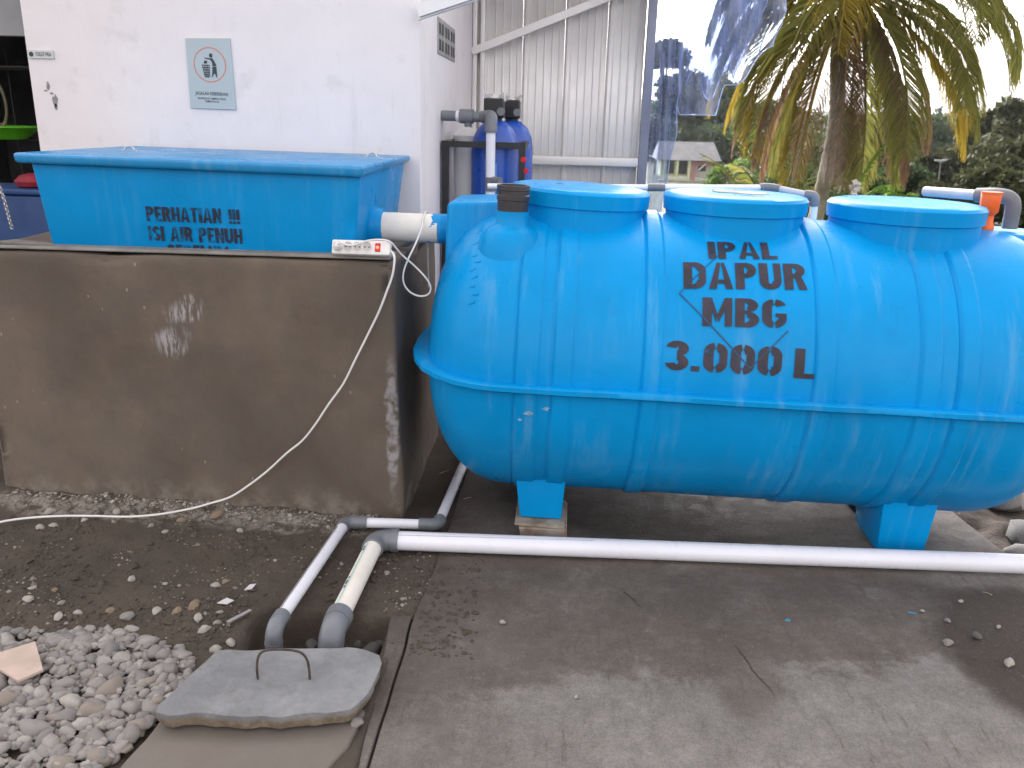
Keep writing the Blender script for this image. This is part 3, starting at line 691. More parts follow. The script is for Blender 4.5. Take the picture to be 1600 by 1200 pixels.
# pale scars on the lower shell
for i, (X, d, a, c) in enumerate(((-.103, -9.3, .016, .006), (-.04, -7.6, .014, .005), (-.13, -12, .006, .005))):
    sc = MB(); pts = blob2((X, rad(d)), a, c / RR * 1.4, 12, 20 + i, .4); sc.add([(q0, YC - (RR + .0032 + (.010 if -.15 < q0 < -.07 else 0) + (.010 if -.02 < q0 < .045 else 0)) * math.cos(q1), ZC + (RR + .0032 + (.010 if -.15 < q0 < -.07 or -.02 < q0 < .045 else 0)) * math.sin(q1)) for q0, q1 in pts], [tuple(range(12))]); obj('scar', sc, M('scar_%d' % i, (.2, .42, .6), .7, .3, 40, 0), tk)
tk.rotation_euler = (0, TH, 0)

# wedges under the left leg
o = obj('brick', MB().hexa([(-.11, 3.015, .008), (.072, 3.015, .008), (.072, 3.26, .008), (-.11, 3.26, .008), (-.12, 3.0, .066), (.070, 3.005, .062), (.072, 3.26, .066), (-.12, 3.26, .070)]), 'brick', loc=(0, 3.18, .01), bevel=.006)
tag(o, 'broken brick under the left leg of the round tank', 'brick')
o = obj('wooden_wedge', MB().hexa([(-.136, 3.008, .0715), (.06, 3.006, .066), (.065, 3.24, .066), (-.136, 3.24, .0715), (-.136, 3.008, .0825), (.06, 3.006, .0785), (.065, 3.24, .079), (-.136, 3.24, .083)]), 'wood', loc=(0, 3.18, .05))
tag(o, 'pale splintered board wedged between the tank leg and the brick', 'board')

# ------------------------------------------------------------------ pipework
def arc3(c, d0, d1, r, n=8):
    """quarter bend: comes in along d0, leaves along d1; c = corner point"""
    c, d0, d1 = Vector(c), Vector(d0).normalized(), Vector(d1).normalized(); o = c - d0 * r + d1 * r
    return [o - d1 * r * math.cos(math.pi / 2 * i / n) + d0 * r * math.sin(math.pi / 2 * i / n) for i in range(n + 1)]
def pipe_run(name, label, segs, base, group=None):
    q = thing(name, label, 'pipe', base, group)
    for nm, pts, r, mt in segs: obj(nm, MB().tube(pts, r, 28), mt, q)
    return q
PD = Vector((2.39, .07, 0)).normalized()      # direction of the long pipe
a0 = Vector((-.60, 2.872, .050)); a1 = a0 + PD * 3.6; a1.z = .052
cB = Vector((-.655, 2.870, .050)); dB = Vector((-.023, -.56, -.008)).normalized()
eB = Vector((-.672, 2.355, .035))
lp = pipe_run('long_drain_pipe', 'long thick white pipe lying on the concrete in front of the round tank', [
    ('pipe', [a0, a1], .0365, 'pvc')], (.5, 2.95, .012))
# a printed line of marks along its top
mk = MB()
for k in range(120):
    c = a0 + PD * (.03 + k * .0062); th = rad(62 + k * .12)
    for dx in (0,): mk.add([(c.x + u, c.y - .0370 * math.sin(rad(90) - th) + 0 * v, c.z) for u in (0,) for v in (0,)], []) 
    n_ = Vector((0, -math.cos(th), math.sin(th))); t_ = Vector((0, math.sin(th), math.cos(th))); p0 = c + n_ * .0369
    o_ = len(mk.v); mk.v += [tuple(p0 - t_ * .002), tuple(p0 - t_ * .002 + PD * .0028), tuple(p0 + t_ * .002 + PD * .0028), tuple(p0 + t_ * .002)]; mk.f.append((o_, o_ + 1, o_ + 2, o_ + 3))
tag(obj('printed_marks', mk, M('grey_print', (.2, .2, .24), .5, .1, 20, 0), lp), None, None, kind='stuff')
bp = pipe_run('bend_pipe', 'thick cream pipe with green stripe running from grey elbow to the pit', [
    ('pipe', [cB + dB * .05, eB], .0335, 'pvc_old'),
    ('elbow', [a0 + PD * .012, a0 + PD * .004] + arc3(cB, -PD, dB, .045) + [cB + dB * .07], .041, 'pvc_grey'),
    ('lower_elbow', [eB - dB * .02, eB + dB * .01] + arc3(eB + dB * .085, dB, (0, 0, -1), .06) + [eB + dB * .087 + Vector((0, 0, -.10))], .041, 'pvc_grey'),
    ('elbow_collar', [a0 + PD * .000, a0 + PD * .028], .0445, 'pvc_grey'),
    ('elbow_collar', [eB - dB * .024, eB + dB * .02], .044, 'pvc_grey')], (-.66, 2.6, 0))
def pipe_strip(parent, name, a, b_, r, ang0, ang1, mt, s0=0, s1=1):
    a, b_ = Vector(a), Vector(b_); d = (b_ - a).normalized(); u = Vector((0, 0, 1)); u = (u - d * u.dot(d)).normalized(); v = u.cross(d)
    m = MB(); m.sheet(1, 5, lambda i, j: a.lerp(b_, s0 + (s1 - s0) * i) + (u * math.cos(rad(ang0 + (ang1 - ang0) * j)) + v * math.sin(rad(ang0 + (ang1 - ang0) * j))) * (r + .0007))
    return obj(name, m, mt, parent)
MT['green_print'] = M('green_print', (.36, .6, .58), .5, .1, 20, 0)
pipe_strip(bp, 'printed_stripe', cB + dB * .08, eB, .0335, -28, -18, 'green_print')
for s0, s1 in ((.05, .075), (.085, .12), (.53, .55), (.58, .64), (.66, .69)):
    pipe_strip(bp, 'printed_mark', cB + dB * .08, eB, .0341, -40, -26, 'ink', s0, s1)
# thin pipe: under the tank, along the plinth, then to the pit
c1 = Vector((-.815, 3.03, .036)); c2 = Vector((-.447, 3.045, .036)); dA = Vector((-.042, -.62, 0)).normalized(); eA = Vector((-.856, 2.35, .036)); dX = (c1 - c2).normalized(); dC = Vector((.03, .62, 0)).normalized()
tp = pipe_run('thin_drain_pipe', 'thin white pipe with grey elbows bending from under the tank to the pit', [
    ('pipe', [c1 + dA * .03, eA], .0215, 'pvc'), ('pipe', [c2 + dX * .05, c1 - dX * .05], .0205, 'pvc'), ('pipe', [c2 + dC * .04, c2 + dC * .95], .0205, 'pvc'),
    ('elbow', [c1 - dX * .085] + arc3(c1, dX, dA, .035) + [c1 + dA * .055], .0265, 'pvc_grey'),
    ('elbow', [c2 + dC * .05] + arc3(c2, -dC, dX, .03) + [c2 + dX * .075], .026, 'pvc_grey'),
    ('lower_elbow', [eA - dA * .005] + arc3(eA + dA * .075, dA, (0, 0, -1), .045) + [eA + dA * .077 + Vector((0, 0, -.12))], .0275, 'pvc_grey'),
    ('elbow_collar', [eA + dA * .075 + Vector((0, 0, -.045)), eA + dA * .075 + Vector((0, 0, -.052))], .0292, 'pvc_grey')], (-.8, 2.7, 0))
pipe_strip(tp, 'printed_stripe', c1 + dA * .06, eA, .0215, -32, -22, 'ink', .03, .97)

# cover slab over the pit with a bent rebar handle
cs = thing('pit_cover', 'rough grey concrete cover slab with bent rebar handle over the pit', 'cover slab', (-.75, 2.0, 0))
pts = [(-.975, 2.10), (-.87, 2.118), (-.766, 2.136), (-.66, 2.150), (-.588, 2.160), (-.53, 2.145), (-.488, 2.125), (-.474, 2.09), (-.477, 2.053), (-.482, 2.0), (-.486, 1.947), (-.50, 1.91), (-.518, 1.882), (-.57, 1.86), (-.622, 1.852), (-.69, 1.835), (-.756, 1.838), (-.84, 1.827), (-.925, 1.828), (-.985, 1.818), (-1.025, 1.825), (-1.032, 1.85), (-1.019, 1.883), (-1.012, 1.94), (-1.0, 1.997), (-.985, 2.05)]
pts = jag(pts[::-1], .014, .013)
bm = bmesh.new(); f = bm.faces.new([bm.verts.new((a, c, .068)) for a, c in pts]); f.normal_update()
if f.normal.z < 0: f.normal_flip()
f2 = bmesh.ops.inset_region(bm, faces=[f], thickness=.010, depth=.002)
ex = [e for e in bm.edges if e.is_boundary]
r1 = bmesh.ops.extrude_edge_only(bm, edges=ex); vv = [v for v in r1['geom'] if isinstance(v, bmesh.types.BMVert)]
for v in vv: v.co.z = .048; q_ = mnoise.noise_vector(v.co * 25); v.co.x += q_.x * .008; v.co.y += q_.y * .008
ex = [e for e in r1['geom'] if isinstance(e, bmesh.types.BMEdge)]
r1 = bmesh.ops.extrude_edge_only(bm, edges=ex); vv = [v for v in r1['geom'] if isinstance(v, bmesh.types.BMVert)]
for v in vv:
    v.co.z = .026 + .003 * mnoise.noise(v.co * 20); c_ = Vector((-.75, 1.99, v.co.z)); v.co = v.co.lerp(c_, .035)
bm.faces.new([v for v in vv]) if False else None
bmesh.ops.contextual_create(bm, geom=[e for e in r1['geom'] if isinstance(e, bmesh.types.BMEdge)])
bmesh.ops.triangulate(bm, faces=[fc for fc in bm.faces if len(fc.verts) > 4])
bmesh.ops.subdivide_edges(bm, edges=[e for e in bm.edges if e.calc_length() > .06], cuts=3, use_grid_fill=True)
for v in bm.verts:
    if v.co.z > .06: v.co.z += .003 * mnoise.noise(v.co * 14)
bmesh.ops.recalc_face_normals(bm, faces=bm.faces[:])
bm.verts.index_update(); mb = MB().add([v.co for v in bm.verts], [[v.index for v in fc.verts] for fc in bm.faces]); mb.sm = True; bm.free()
obj('slab', mb, 'slab', cs, sharp=35)
hx0, hx1 = -.803, -.664
hp = bez([(hx0, 1.985, .05), (hx0 - .004, 1.99, .10), (hx0, 2.0, .135), (hx0 + .02, 2.005, .151), (-.735, 2.008, .155), (hx1 - .025, 2.006, .152), (hx1 - .004, 2.003, .135), (hx1 + .003, 2.002, .10), (hx1 + .004, 2.0, .05)], 5)
obj('handle', MB().tube(hp, .0037, 10), 'rust', cs)

# pipes above and behind the round tank
pb = thing('overhead_pipe', 'thin white pipe running behind the round tank lids', 'pipe', (.3, 4.1, 0))
y0 = 4.1
obj('pipe', MB().tube([(-.36, y0, 1.290), (.40, y0, 1.307)], .0135, 16), 'pvc', pb)
obj('coupling', MB().tube([(.395, y0, 1.3065), (.475, y0, 1.3085)], .0175, 16), 'pvc_grey', pb)
obj('pipe', MB().tube([(.47, y0, 1.3085), (.93, y0, 1.322)], .0135, 16), 'pvc', pb)
obj('elbow', MB().tube(bez([(.915, y0, 1.321), (.95, y0, 1.325), (1.0, y0 - .02, 1.320)], 4), .0185, 16), 'pvc_grey', pb)
obj('pipe', MB().tube([(.98, y0 - .01, 1.322), (1.14, y0 - .06, 1.296)], .0155, 16), M('pvc_dull', (.5, .52, .56), .4, .08, 8, 0), pb)
obj('elbow', MB().tube(bez([(1.11, y0 - .05, 1.30), (1.15, y0 - .063, 1.293), (1.158, y0 - .063, 1.25)], 5), .021, 16), 'pvc_grey', pb)
obj('pipe', MB().tube([(1.158, y0 - .063, 1.26), (1.155, y0 - .063, .012)], .0155, 16), 'pvc', pb)
oe = thing('outlet_fittings', 'grey elbow pipe rising from the right end of the round tank', 'pipe', (1.75, 3.5, 1.2))
obj('pipe', MB().tube([(1.57, 3.86, 1.343), (1.70, 3.55, 1.352)], .021, 16), M('pvc_pale_grey', (.5, .51, .54), .4, .08, 8, 0), oe)
obj('elbow', MB().tube(bez([(1.66, 3.58, 1.352), (1.71, 3.52, 1.358), (1.745, 3.49, 1.350), (1.76, 3.48, 1.32), (1.762, 3.48, 1.235)], 6), .029, 20), 'pvc_grey', oe)
of = thing('orange_fitting', 'bright orange plastic socket beside the rightmost tank lid', 'pipe fitting', (1.645, 3.42, 1.24))
obj('socket', MB().lathe((1.632, 3.40, 0), [(.029, 1.235), (.030, 1.25), (.023, 1.262), (.022, 1.29), (.034, 1.305), (.036, 1.372), (.033, 1.378), (.028, 1.376), (.028, 1.33)], 28), 'orange', of)
obj('rim', MB().tube([(1.632, 3.40, 1.371), (1.632, 3.40, 1.379)], .0375, 28), 'orange', of)

# ------------------------------------------------------------------ water filter in the corner
wf = thing('water_filter', 'water filter of two blue cylinders in black frame in the corner', 'water filter', (-.45, 5.0, 0))
for i, (cx, cy) in enumerate(((-.40, 4.98), (-.33, 5.34))):
    cy_ = obj('cylinder', MB().lathe((cx, cy, 0), [(.10, .05), (.132, .08), (.133, 1.42), (.125, 1.49), (.10, 1.545), (.06, 1.58), (.035, 1.59)], 36), 'filter_blue', wf)
    hd = obj('valve_head', MB().box(cx - .062, cx + .05, cy - .06, cy + .06, 1.60, 1.705).tube([(cx, cy, 1.58), (cx, cy, 1.62)], .04, 16), 'black_plastic', wf, bevel=.008)
    obj('valve_knob', MB().tube([(cx - .01, cy, 1.70), (cx - .01, cy, 1.725)], .05, 18).tube([(cx + .05, cy - .03, 1.69), (cx + .052, cy - .03, 1.735)], .012, 10), 'steel', hd)
    obj('pressure_dial', MB().tube([(cx + .035, cy - .062, 1.635), (cx + .035, cy - .075, 1.635)], .022, 16), 'pvc_grey', hd)
fx0, fx1, fy0, fy1 = -.662, -.235, 4.82, 5.55
for x_ in (fx0, fx1):
    for y_ in (fy0, fy1): obj('frame_post', MB().box(x_ - .018, x_ + .018, y_ - .018, y_ + .018, -.02, 1.475), 'black_steel', wf)
for z_ in (.55, 1.4575):
    for y_ in (fy0, fy1): obj('frame_rail', MB().box(fx0 + .0185, fx1 - .0185, y_ - .0165, y_ + .0165, z_ - .0165, z_ + .0165), 'black_steel', wf)
    for x_ in (fx0, fx1): obj('frame_rail', MB().box(x_ - .0165, x_ + .0165, fy0 + .0185, fy1 - .0185, z_ - .0165, z_ + .0165), 'black_steel', wf)
obj('label_strip', MB().sheet(8, 1, lambda u, v: (-.40 + .1345 * math.sin(rad(-12 + 22 * u)), 4.98 - .1345 * math.cos(rad(-12 + 22 * u)), 1.0 + .36 * v)), M('filter_label', (.15, .32, .7), .4, .1, 30, 0), wf)
obj('gauge', MB().tube([(-.225, 4.81, 1.385), (-.225, 4.795, 1.385)], .016, 14), 'red_plastic', wf)
obj('gauge', MB().tube([(-.21, 4.81, 1.325), (-.21, 4.795, 1.325)], .015, 14), 'red_plastic', wf)
bt = obj('brine_bucket', MB().lathe((-.565, 5.12, 0), [(.075, .5), (.09, 1.47), (.094, 1.48), (.094, 1.50), (.06, 1.535), (.02, 1.54)], 24), 'white_plastic', wf)
fpip = thing('filter_pipe', 'grey and white pipe feeding the water filter from the wall', 'pipe', (-.5, 4.75, 0))
obj('inlet_pipe', MB().tube([(-.689, 4.86, 1.606), (-.46, 4.84, 1.604)], .028, 20), 'pvc_grey', fpip)
obj('union', MB().tube([(-.585, 4.852, 1.605), (-.51, 4.846, 1.605)], .038, 20).tube([(-.54, 4.848, 1.60), (-.54, 4.848, 1.55)], .02, 12), 'pvc_grey', fpip)
obj('pale_band', MB().tube([(-.605, 4.853, 1.605), (-.588, 4.852, 1.605)], .030, 20), 'pvc', fpip)
obj('elbow', MB().tube(bez([(-.455, 4.84, 1.604), (-.42, 4.80, 1.608), (-.405, 4.76, 1.598), (-.405, 4.75, 1.55), (-.405, 4.75, 1.525)], 6), .034, 20), 'pvc_grey', fpip)
obj('riser', MB().tube([(-.405, 4.75, 1.53), (-.398, 4.75, .3)], .0255, 20), 'pvc', fpip)
obj('tee', MB().tube([(-.401, 4.75, 1.29), (-.401, 4.75, 1.215)], .031, 20).tube([(-.40, 4.745, 1.275), (-.345, 4.70, 1.275)], .02, 14), 'pvc_grey', fpip)

# ------------------------------------------------------------------ corrugated sheet wall
sw = thing('sheet_metal_wall', 'upright ribbed silver sheet metal wall with diagonal brace', 'wall', (0, 6.5, 0))
def ribprof(x):
    u = (x + .33) % .3
    z = 0
    z += .032 * smooth(-.0, .012, u) * (1 - smooth(.034, .05, u))
    for c in (.10, .155, .21, .26): z += .006 * smooth(c - .007, c - .002, u) * (1 - smooth(c + .002, c + .007, u))
    return z
edges = [-.687, -.335, -.035, .265, .535]
for i in range(4):
    xa, xb = edges[i] + .0002, edges[i + 1] - .0002; n = 110
    m = MB(); m.sheet(n, 1, lambda u, v: (xa + (xb - xa) * u, 6.5 - ribprof(xa + (xb - xa) * u), -.02 + 3.1 * v)); 
    o = obj('sheet', m, 'tin', sw, sharp=25); sm_ = o.modifiers.new('solid', 'SOLIDIFY'); sm_.thickness = .002
obj('post', MB().box(.537, .60, 6.40, 6.50, -.02, 3.1), M('blue_grey_post', (.25, .27, .34), .5, .1, 5, .05), sw, bevel=.003)
obj('corner_post', MB().box(-.686, -.655, 6.40, 6.46, -.02, 3.0), 'tin', sw, bevel=.003)
obj('corner_post', MB().box(-.63, -.60, 6.405, 6.455, -.02, 3.0), 'tin', sw, bevel=.003)
obj('rail', MB().box(-.598, .536, 6.405, 6.462, 1.283, 1.345), 'tin', sw, bevel=.006)
obj('rail', MB().box(-.598, .536, 6.405, 6.462, .45, .51), 'tin', sw, bevel=.006)
obj('brace', MB().beam((-.69, 6.39, 2.045), (.55, 6.39, 2.53), .035, .05), 'tin', sw)
# awning rafters at the corner, plus an added sheet for shade
cn = thing('awning', 'white steel awning frame at the corner of the white building', 'awning', (-.5, 4.2, 2.0))
obj('rafter', MB().beam((-.688, 4.10, 2.052), (.7, 4.10, 2.50), .035, .055), 'white_beam', cn)
obj('rafter_lip', MB().beam((-.688, 4.115, 2.018), (.7, 4.115, 2.466), .03, .008), 'tin', cn)
m = MB(); m.sheet(160, 1, lambda u, v: (-.688 + 1.5 * u, 5.3 + 1.4 * v, 2.9 + .012 * math.sin(u * 90) + .06 * v)); o = obj('added_shade_roof', m, 'tin', cn); q_ = o.modifiers.new('s', 'SOLIDIFY'); q_.thickness = .003  # unseen sheet overhead, added to shade the top of the metal wall

# hanging clear film
MT['film_hem'] = M('film_hem', (.36, .47, .72), .3, .1, 8, 0)
def film(name, label, left, right, top, bot, y0, depth, seed, nu=70, nv=60, k=1.):
    def fn(u, v):
        z = top + (bot(u) - top) * v; xl, xr = left(v), right(v); x = xl + (xr - xl) * u
        y = y0 + depth * (math.sin(u * 17 + 2.2 * math.sin(v * 2.3 + seed)) * (.35 + .65 * v) * .5 + mnoise.noise(Vector((u * 6, v * 2.2, seed))) * .9 + .35 * mnoise.noise(Vector((u * 15, v * 5, seed + 4))))
        return (x + .012 * mnoise.noise(Vector((u * 5, v * 7, seed + 9))), y, z)
    m = MB(); m.sheet(nu, nv, fn)
    if k: pass
    o = obj(name, m, 'film', loc=(left(0), y0, top), sharp=180); 
    hm = MB(); hm.tube([fn(i / 60, 1) for i in range(61)], .0035, 6).tube([fn(1, i / 40) for i in range(41)], .003, 6); obj('hem', hm, 'film_hem', o)
    return tag(o, label, 'plastic sheet')
film('plastic_film', 'bunched clear blue plastic sheet hanging in front of the palm', lambda v: .76 + .01 * math.sin(v * 6), lambda v: 1.42 - .06 * smooth(.55, 1, v), 2.60,
     lambda u: 1.655 + .05 * smooth(.04, 0, u) + .2 * smooth(.46, .53, u) + .25 * smooth(.62, 1, u), 6.20, .075, 1)
film('plastic_film', 'second fold of clear plastic draped behind the bunched sheet', lambda v: .78 + .05 * v, lambda v: 1.40 - .25 * v, 2.60,
     lambda u: 1.86 + .10 * math.sin(u * 9), 6.36, .06, 5, 60, 40)
film('plastic_strip', 'narrow clear plastic strip hanging beside the sheet metal wall', lambda v: .59 + .01 * v, lambda v: .775 - .06 * smooth(.45, 1, v), 2.15,
     lambda u: .9, 6.30, .05, 8, 40, 60)

# ------------------------------------------------------------------ power strip and cords
ps = thing('power_strip', 'white four socket power strip with red switch on plinth edge', 'power strip', (-.74, 3.12, 1.095))
E0, E1 = Vector((-.853, 3.118, 1.0975)), Vector((-.632, 3.108, 1.0995)); ed = (E1 - E0); nrm = Vector((0, -.94, .34)).normalized(); upd = Vector((0, .34, .94)).normalized()
def st(a, h_, d_): return E0 + ed * a + upd * h_ + nrm * d_
obj('casing', MB().hexa([st(0, 0, .018), st(1, 0, .018), st(1, 0, -.022), st(0, 0, -.022), st(0, .054, .018), st(1, .054, .018), st(1, .054, -.022), st(0, .054, -.022)]), 'white_plastic', ps, bevel=.006)
def disc(a, h_, d0, d1, r, n=20):
    return MB().tube([st(a, h_, d0), st(a, h_, d1)], r, n)
MT['socket_well'] = M('socket_well', (.5, .49, .48), .5, .05, 10, 0)
for i, a in enumerate((.115, .28, .445, .61)):
    so_ = obj('socket', disc(a, .028, .012, .0188, .0195), 'socket_well', ps)
    r_ = MB(); c_ = st(a, .028, .0195); ax = ed.normalized()
    r_.tube([c_ + (ax * math.cos(t) + upd * math.sin(t)) * .0195 for t in [2 * math.pi * k / 24 for k in range(24)]], .0018, 6, close=True); obj('socket_rim', r_, 'white_plastic', so_)
    for e in (-.0075, .0075): obj('pin_hole', disc(a + e / ed.length, .028, .0185, .0194, .0028, 10), 'dark_glass', so_)
obj('switch', MB().hexa([st(.75, .012, .024), st(.84, .012, .024), st(.84, .012, .015), st(.75, .012, .015), st(.75, .044, .021), st(.84, .044, .021), st(.84, .044, .015), st(.75, .044, .015)]), 'red_plastic', ps, bevel=.002)
k = NT('switch_glow'); k.fin((.8, .02, .02), .3); k.b.inputs['Emission Color'].default_value = (1, .05, .03, 1); k.b.inputs['Emission Strength'].default_value = 2.0; MT['glow'] = k.m
obj('switch_light', disc(.795, .028, .021, .0245, .006, 12), 'glow', ps)
MT['cord'] = M('white_cord', (.74, .72, .70), .45, .04, 10, 0)
c1_ = [st(.985, .02, 0) + Vector((.004, 0, 0)), (-.618, 3.100, 1.108), (-.614, 3.093, 1.085), (-.623, 3.093, 1.03), (-.646, 3.095, .968), (-.676, 3.097, .893), (-.72, 3.10, .804), (-.773, 3.103, .70), (-.827, 3.106, .594), (-.889, 3.109, .506), (-.949, 3.112, .415), (-1.005, 3.114, .344), (-1.073, 3.116, .285), (-1.158, 3.120, .202), (-1.245, 3.122, .130), (-1.325, 3.122, .075), (-1.41, 3.115, .045), (-1.48, 3.085, .032), (-1.59, 3.037, .024), (-1.705, 3.006, .022), (-1.834, 2.998, .022), (-1.96, 2.984, .022), (-2.08, 2.959, .02), (-2.18, 2.908, .02), (-2.29, 2.80, .02)]
obj('cord', MB().tube(bez(c1_, 6), .0044, 10), 'cord', ps)
pc = thing('plug_cord', 'white cord plugged into the strip and looped up over the cream pipe', 'cord', (-.7, 3.1, 1.1))
pl = MB().tube([st(.115, .028, .019), st(.115, .028, .034), st(.125, .030, .044)], [.017, .016, .008], 16); obj('plug', pl, 'white_plastic', pc)
c2_ = [st(.125, .030, .042), st(.2, .034, .05), (-.771, 3.075, 1.140), (-.711, 3.080, 1.158), (-.663, 3.085, 1.163), (-.627, 3.10, 1.152), (-.600, 3.15, 1.103), (-.555, 3.19, 1.052), (-.515, 3.20, 1.007), (-.496, 3.2, .973), (-.503, 3.2, .945), (-.533, 3.2, .934), (-.571, 3.2, .945), (-.598, 3.2, .976), (-.602, 3.2, 1.019), (-.587, 3.215, 1.069), (-.564, 3.26, 1.126), (-.552, 3.33, 1.175), (-.556, 3.385, 1.195), (-.556, 3.41, 1.213), (-.556, 3.46, 1.2285), (-.556, 3.515, 1.21), (-.56, 3.54, 1.10), (-.56, 3.56, .9)]
obj('cord', MB().tube(bez(c2_, 6), .0036, 10), 'cord', pc)

# ------------------------------------------------------------------ clutter left of the building
rk = thing('wire_rack', 'black wire storage rack in the dark bay left of the building', 'rack', (-3.1, 4.75, 0))
for x_ in (-3.5, -2.62): 
    for y_ in (4.7, 5.1): obj('upright', MB().tube([(x_, y_, -.02), (x_, y_, 1.93)], .012, 8), 'black_steel', rk)
for z_ in (.5, .95, 1.42, 1.80):
    for k_ in range(7): obj('shelf_wire', MB().tube([(-3.5, 4.7 + k_ * .066, z_), (-2.62, 4.7 + k_ * .066, z_)], .004, 6), 'black_steel', rk)
for k_ in range(6):
    obj('side_wire', MB().tube([(-3.45 + k_ * .16, 5.1, .0), (-3.45 + k_ * .16, 5.1, 1.9)], .004, 6), 'black_steel', rk)
def bowl(name, label, cat, c, prof, mat): return tag(obj(name, MB().lathe(c, prof, 36, cap=False), mat, loc=c), label, cat)
bowl('basin', 'bright green plastic basin on the wire rack left of the wall', 'basin', (-3.07, 4.66, 1.424), [(.01, 0), (.10, 0), (.165, .055), (.19, .062), (.19, .068), (.16, .064), (.098, .006), (.01, .006)], M('green_plastic', (.10, .45, .01), .4, .05, 10, 0))
o = obj('storage_sack', MB().hexa([(-3.0, 4.95, 1.42), (-2.66, 4.92, 1.42), (-2.66, 5.2, 1.42), (-3.0, 5.2, 1.42), (-2.9, 5.0, 1.46), (-2.67, 4.95, 1.66), (-2.67, 5.18, 1.66), (-2.9, 5.18, 1.46)]), M('white_sack', (.42, .41, .41), .85, .15, 8, .5, 20, bdist=.02), loc=(-2.8, 5.05, 1.42), bevel=.03); tag(o, 'pale white sack on the wire rack behind the green basin', 'sack')
MT['bin_blue'] = M('bin_blue', (.012, .05, .17), .45, .1, 8, .03)
bn = thing('storage_bin', 'dark blue plastic storage bin behind the left end of the plinth', 'bin', (-2.85, 4.45, 0))
obj('body', MB().hexa([(-3.06, 4.32, .0), (-2.64, 4.32, .0), (-2.64, 4.60, .0), (-3.06, 4.60, .0), (-3.10, 4.28, 1.16), (-2.60, 4.28, 1.16), (-2.60, 4.62, 1.16), (-3.10, 4.62, 1.16)]), 'bin_blue', bn, bevel=.015)
obj('rim', MB().box(-3.115, -2.59, 4.265, 4.635, 1.162, 1.19), 'bin_blue', bn, bevel=.008)
o = obj('red_bag', MB().lathe((-2.80, 4.42, 1.192), [(.02, 0), (.08, .005), (.09, .03), (.06, .06), (.02, .07)], 20), M('red_bag', (.25, .015, .03), .6, .3, 10, .4, 20), loc=(-2.80, 4.42, 1.192)); tag(o, 'small dark red bag on top of the blue bin', 'bag')
ch = MB(); pts = bez([(-2.87, 4.22, 1.34), (-2.857, 4.21, 1.25), (-2.835, 4.21, 1.15), (-2.828, 4.215, 1.07), (-2.822, 4.22, 1.0)], 6)
cht = thing('chain', 'steel chain hanging in front of the blue bin', 'chain', (-2.85, 4.21, 1.0))
for i in range(0, len(pts) - 1):
    c = (pts[i] + pts[i + 1]) / 2; d = (pts[i + 1] - pts[i]).normalized(); sd_ = Vector((1, 0, 0)) if i % 2 else Vector((0, 1, 0)); 
    obj('link', MB().tube([c + d * math.cos(t) * .013 + sd_ * math.sin(t) * .0075 for t in [2 * math.pi * k / 10 for k in range(10)]], .0026, 6, close=True), 'steel', cht)
ho = MB()
for k_ in range(4): ho.tube([(-3.085 + (.04 + .008 * k_) * math.cos(t), 4.66 - .012 * k_, 1.60 + (.10 + .012 * k_) * math.sin(t)) for t in [2 * math.pi * i / 30 for i in range(30)]], .007, 8, close=True)
o = obj('hose_coil', ho, M('yellow_hose', (.10, .085, .035), .5, .1, 10, 0), loc=(-3.04, 4.66, 1.5)); tag(o, 'coil of dull yellow hose hanging on the wire rack', 'hose')

# ------------------------------------------------------------------ stones, gravel and litter
def stone_mesh(seed, sub=2, flat=.62, nz=.32):
    bm = bmesh.new(); bmesh.ops.create_icosphere(bm, subdivisions=sub, radius=1)
    for v in bm.verts:
        n_ = mnoise.noise(v.co * 1.1 + Vector((seed * 7.3, seed, 0))); v.co *= 1 + nz * n_ * 1.6
        q_ = 3; v.co.z *= flat
        for ax in ((.7, .5, .5), (-.6, .7, .3), (.2, -.9, .4), (-.3, -.4, .85)):
            a_ = Vector(ax).normalized(); d = v.co.dot(a_) - .66
            if d > 0: v.co -= a_ * d * .6
    return bm
def stone_arr(seed, sub=1):
    bm = stone_mesh(seed, sub); bm.verts.index_update(); v = np.array([tuple(q.co) for q in bm.verts]); f = np.array([[q.index for q in fc.verts] for fc in bm.faces]); bm.free(); return v, f
arrs = [stone_arr(i, 1) for i in range(10)]; arrs2 = [stone_arr(i + 60, 2) for i in range(10)]
poly = [(-2.5, 2.25), (-1.74, 2.25), (-1.55, 2.28), (-1.35, 2.30), (-1.22, 2.25), (-1.11, 2.20), (-1.02, 2.08), (-1.045, 1.93), (-1.07, 1.80), (-1.11, 1.69), (-1.17, 1.5), (-1.2, 1.35), (-2.5, 1.35)]
def inside(x, y):
    c = False; j = len(poly) - 1
    for i in range(len(poly)):
        xi, yi = poly[i]; xj, yj = poly[j]
        if (yi > y) != (yj > y) and x < (xj - xi) * (y - yi) / (yj - yi) + xi: c = not c
        j = i
    return c
V = []; Fc = []; TN = []; off = 0; R0 = random.Random(3)
cnt = 0; tries = 0
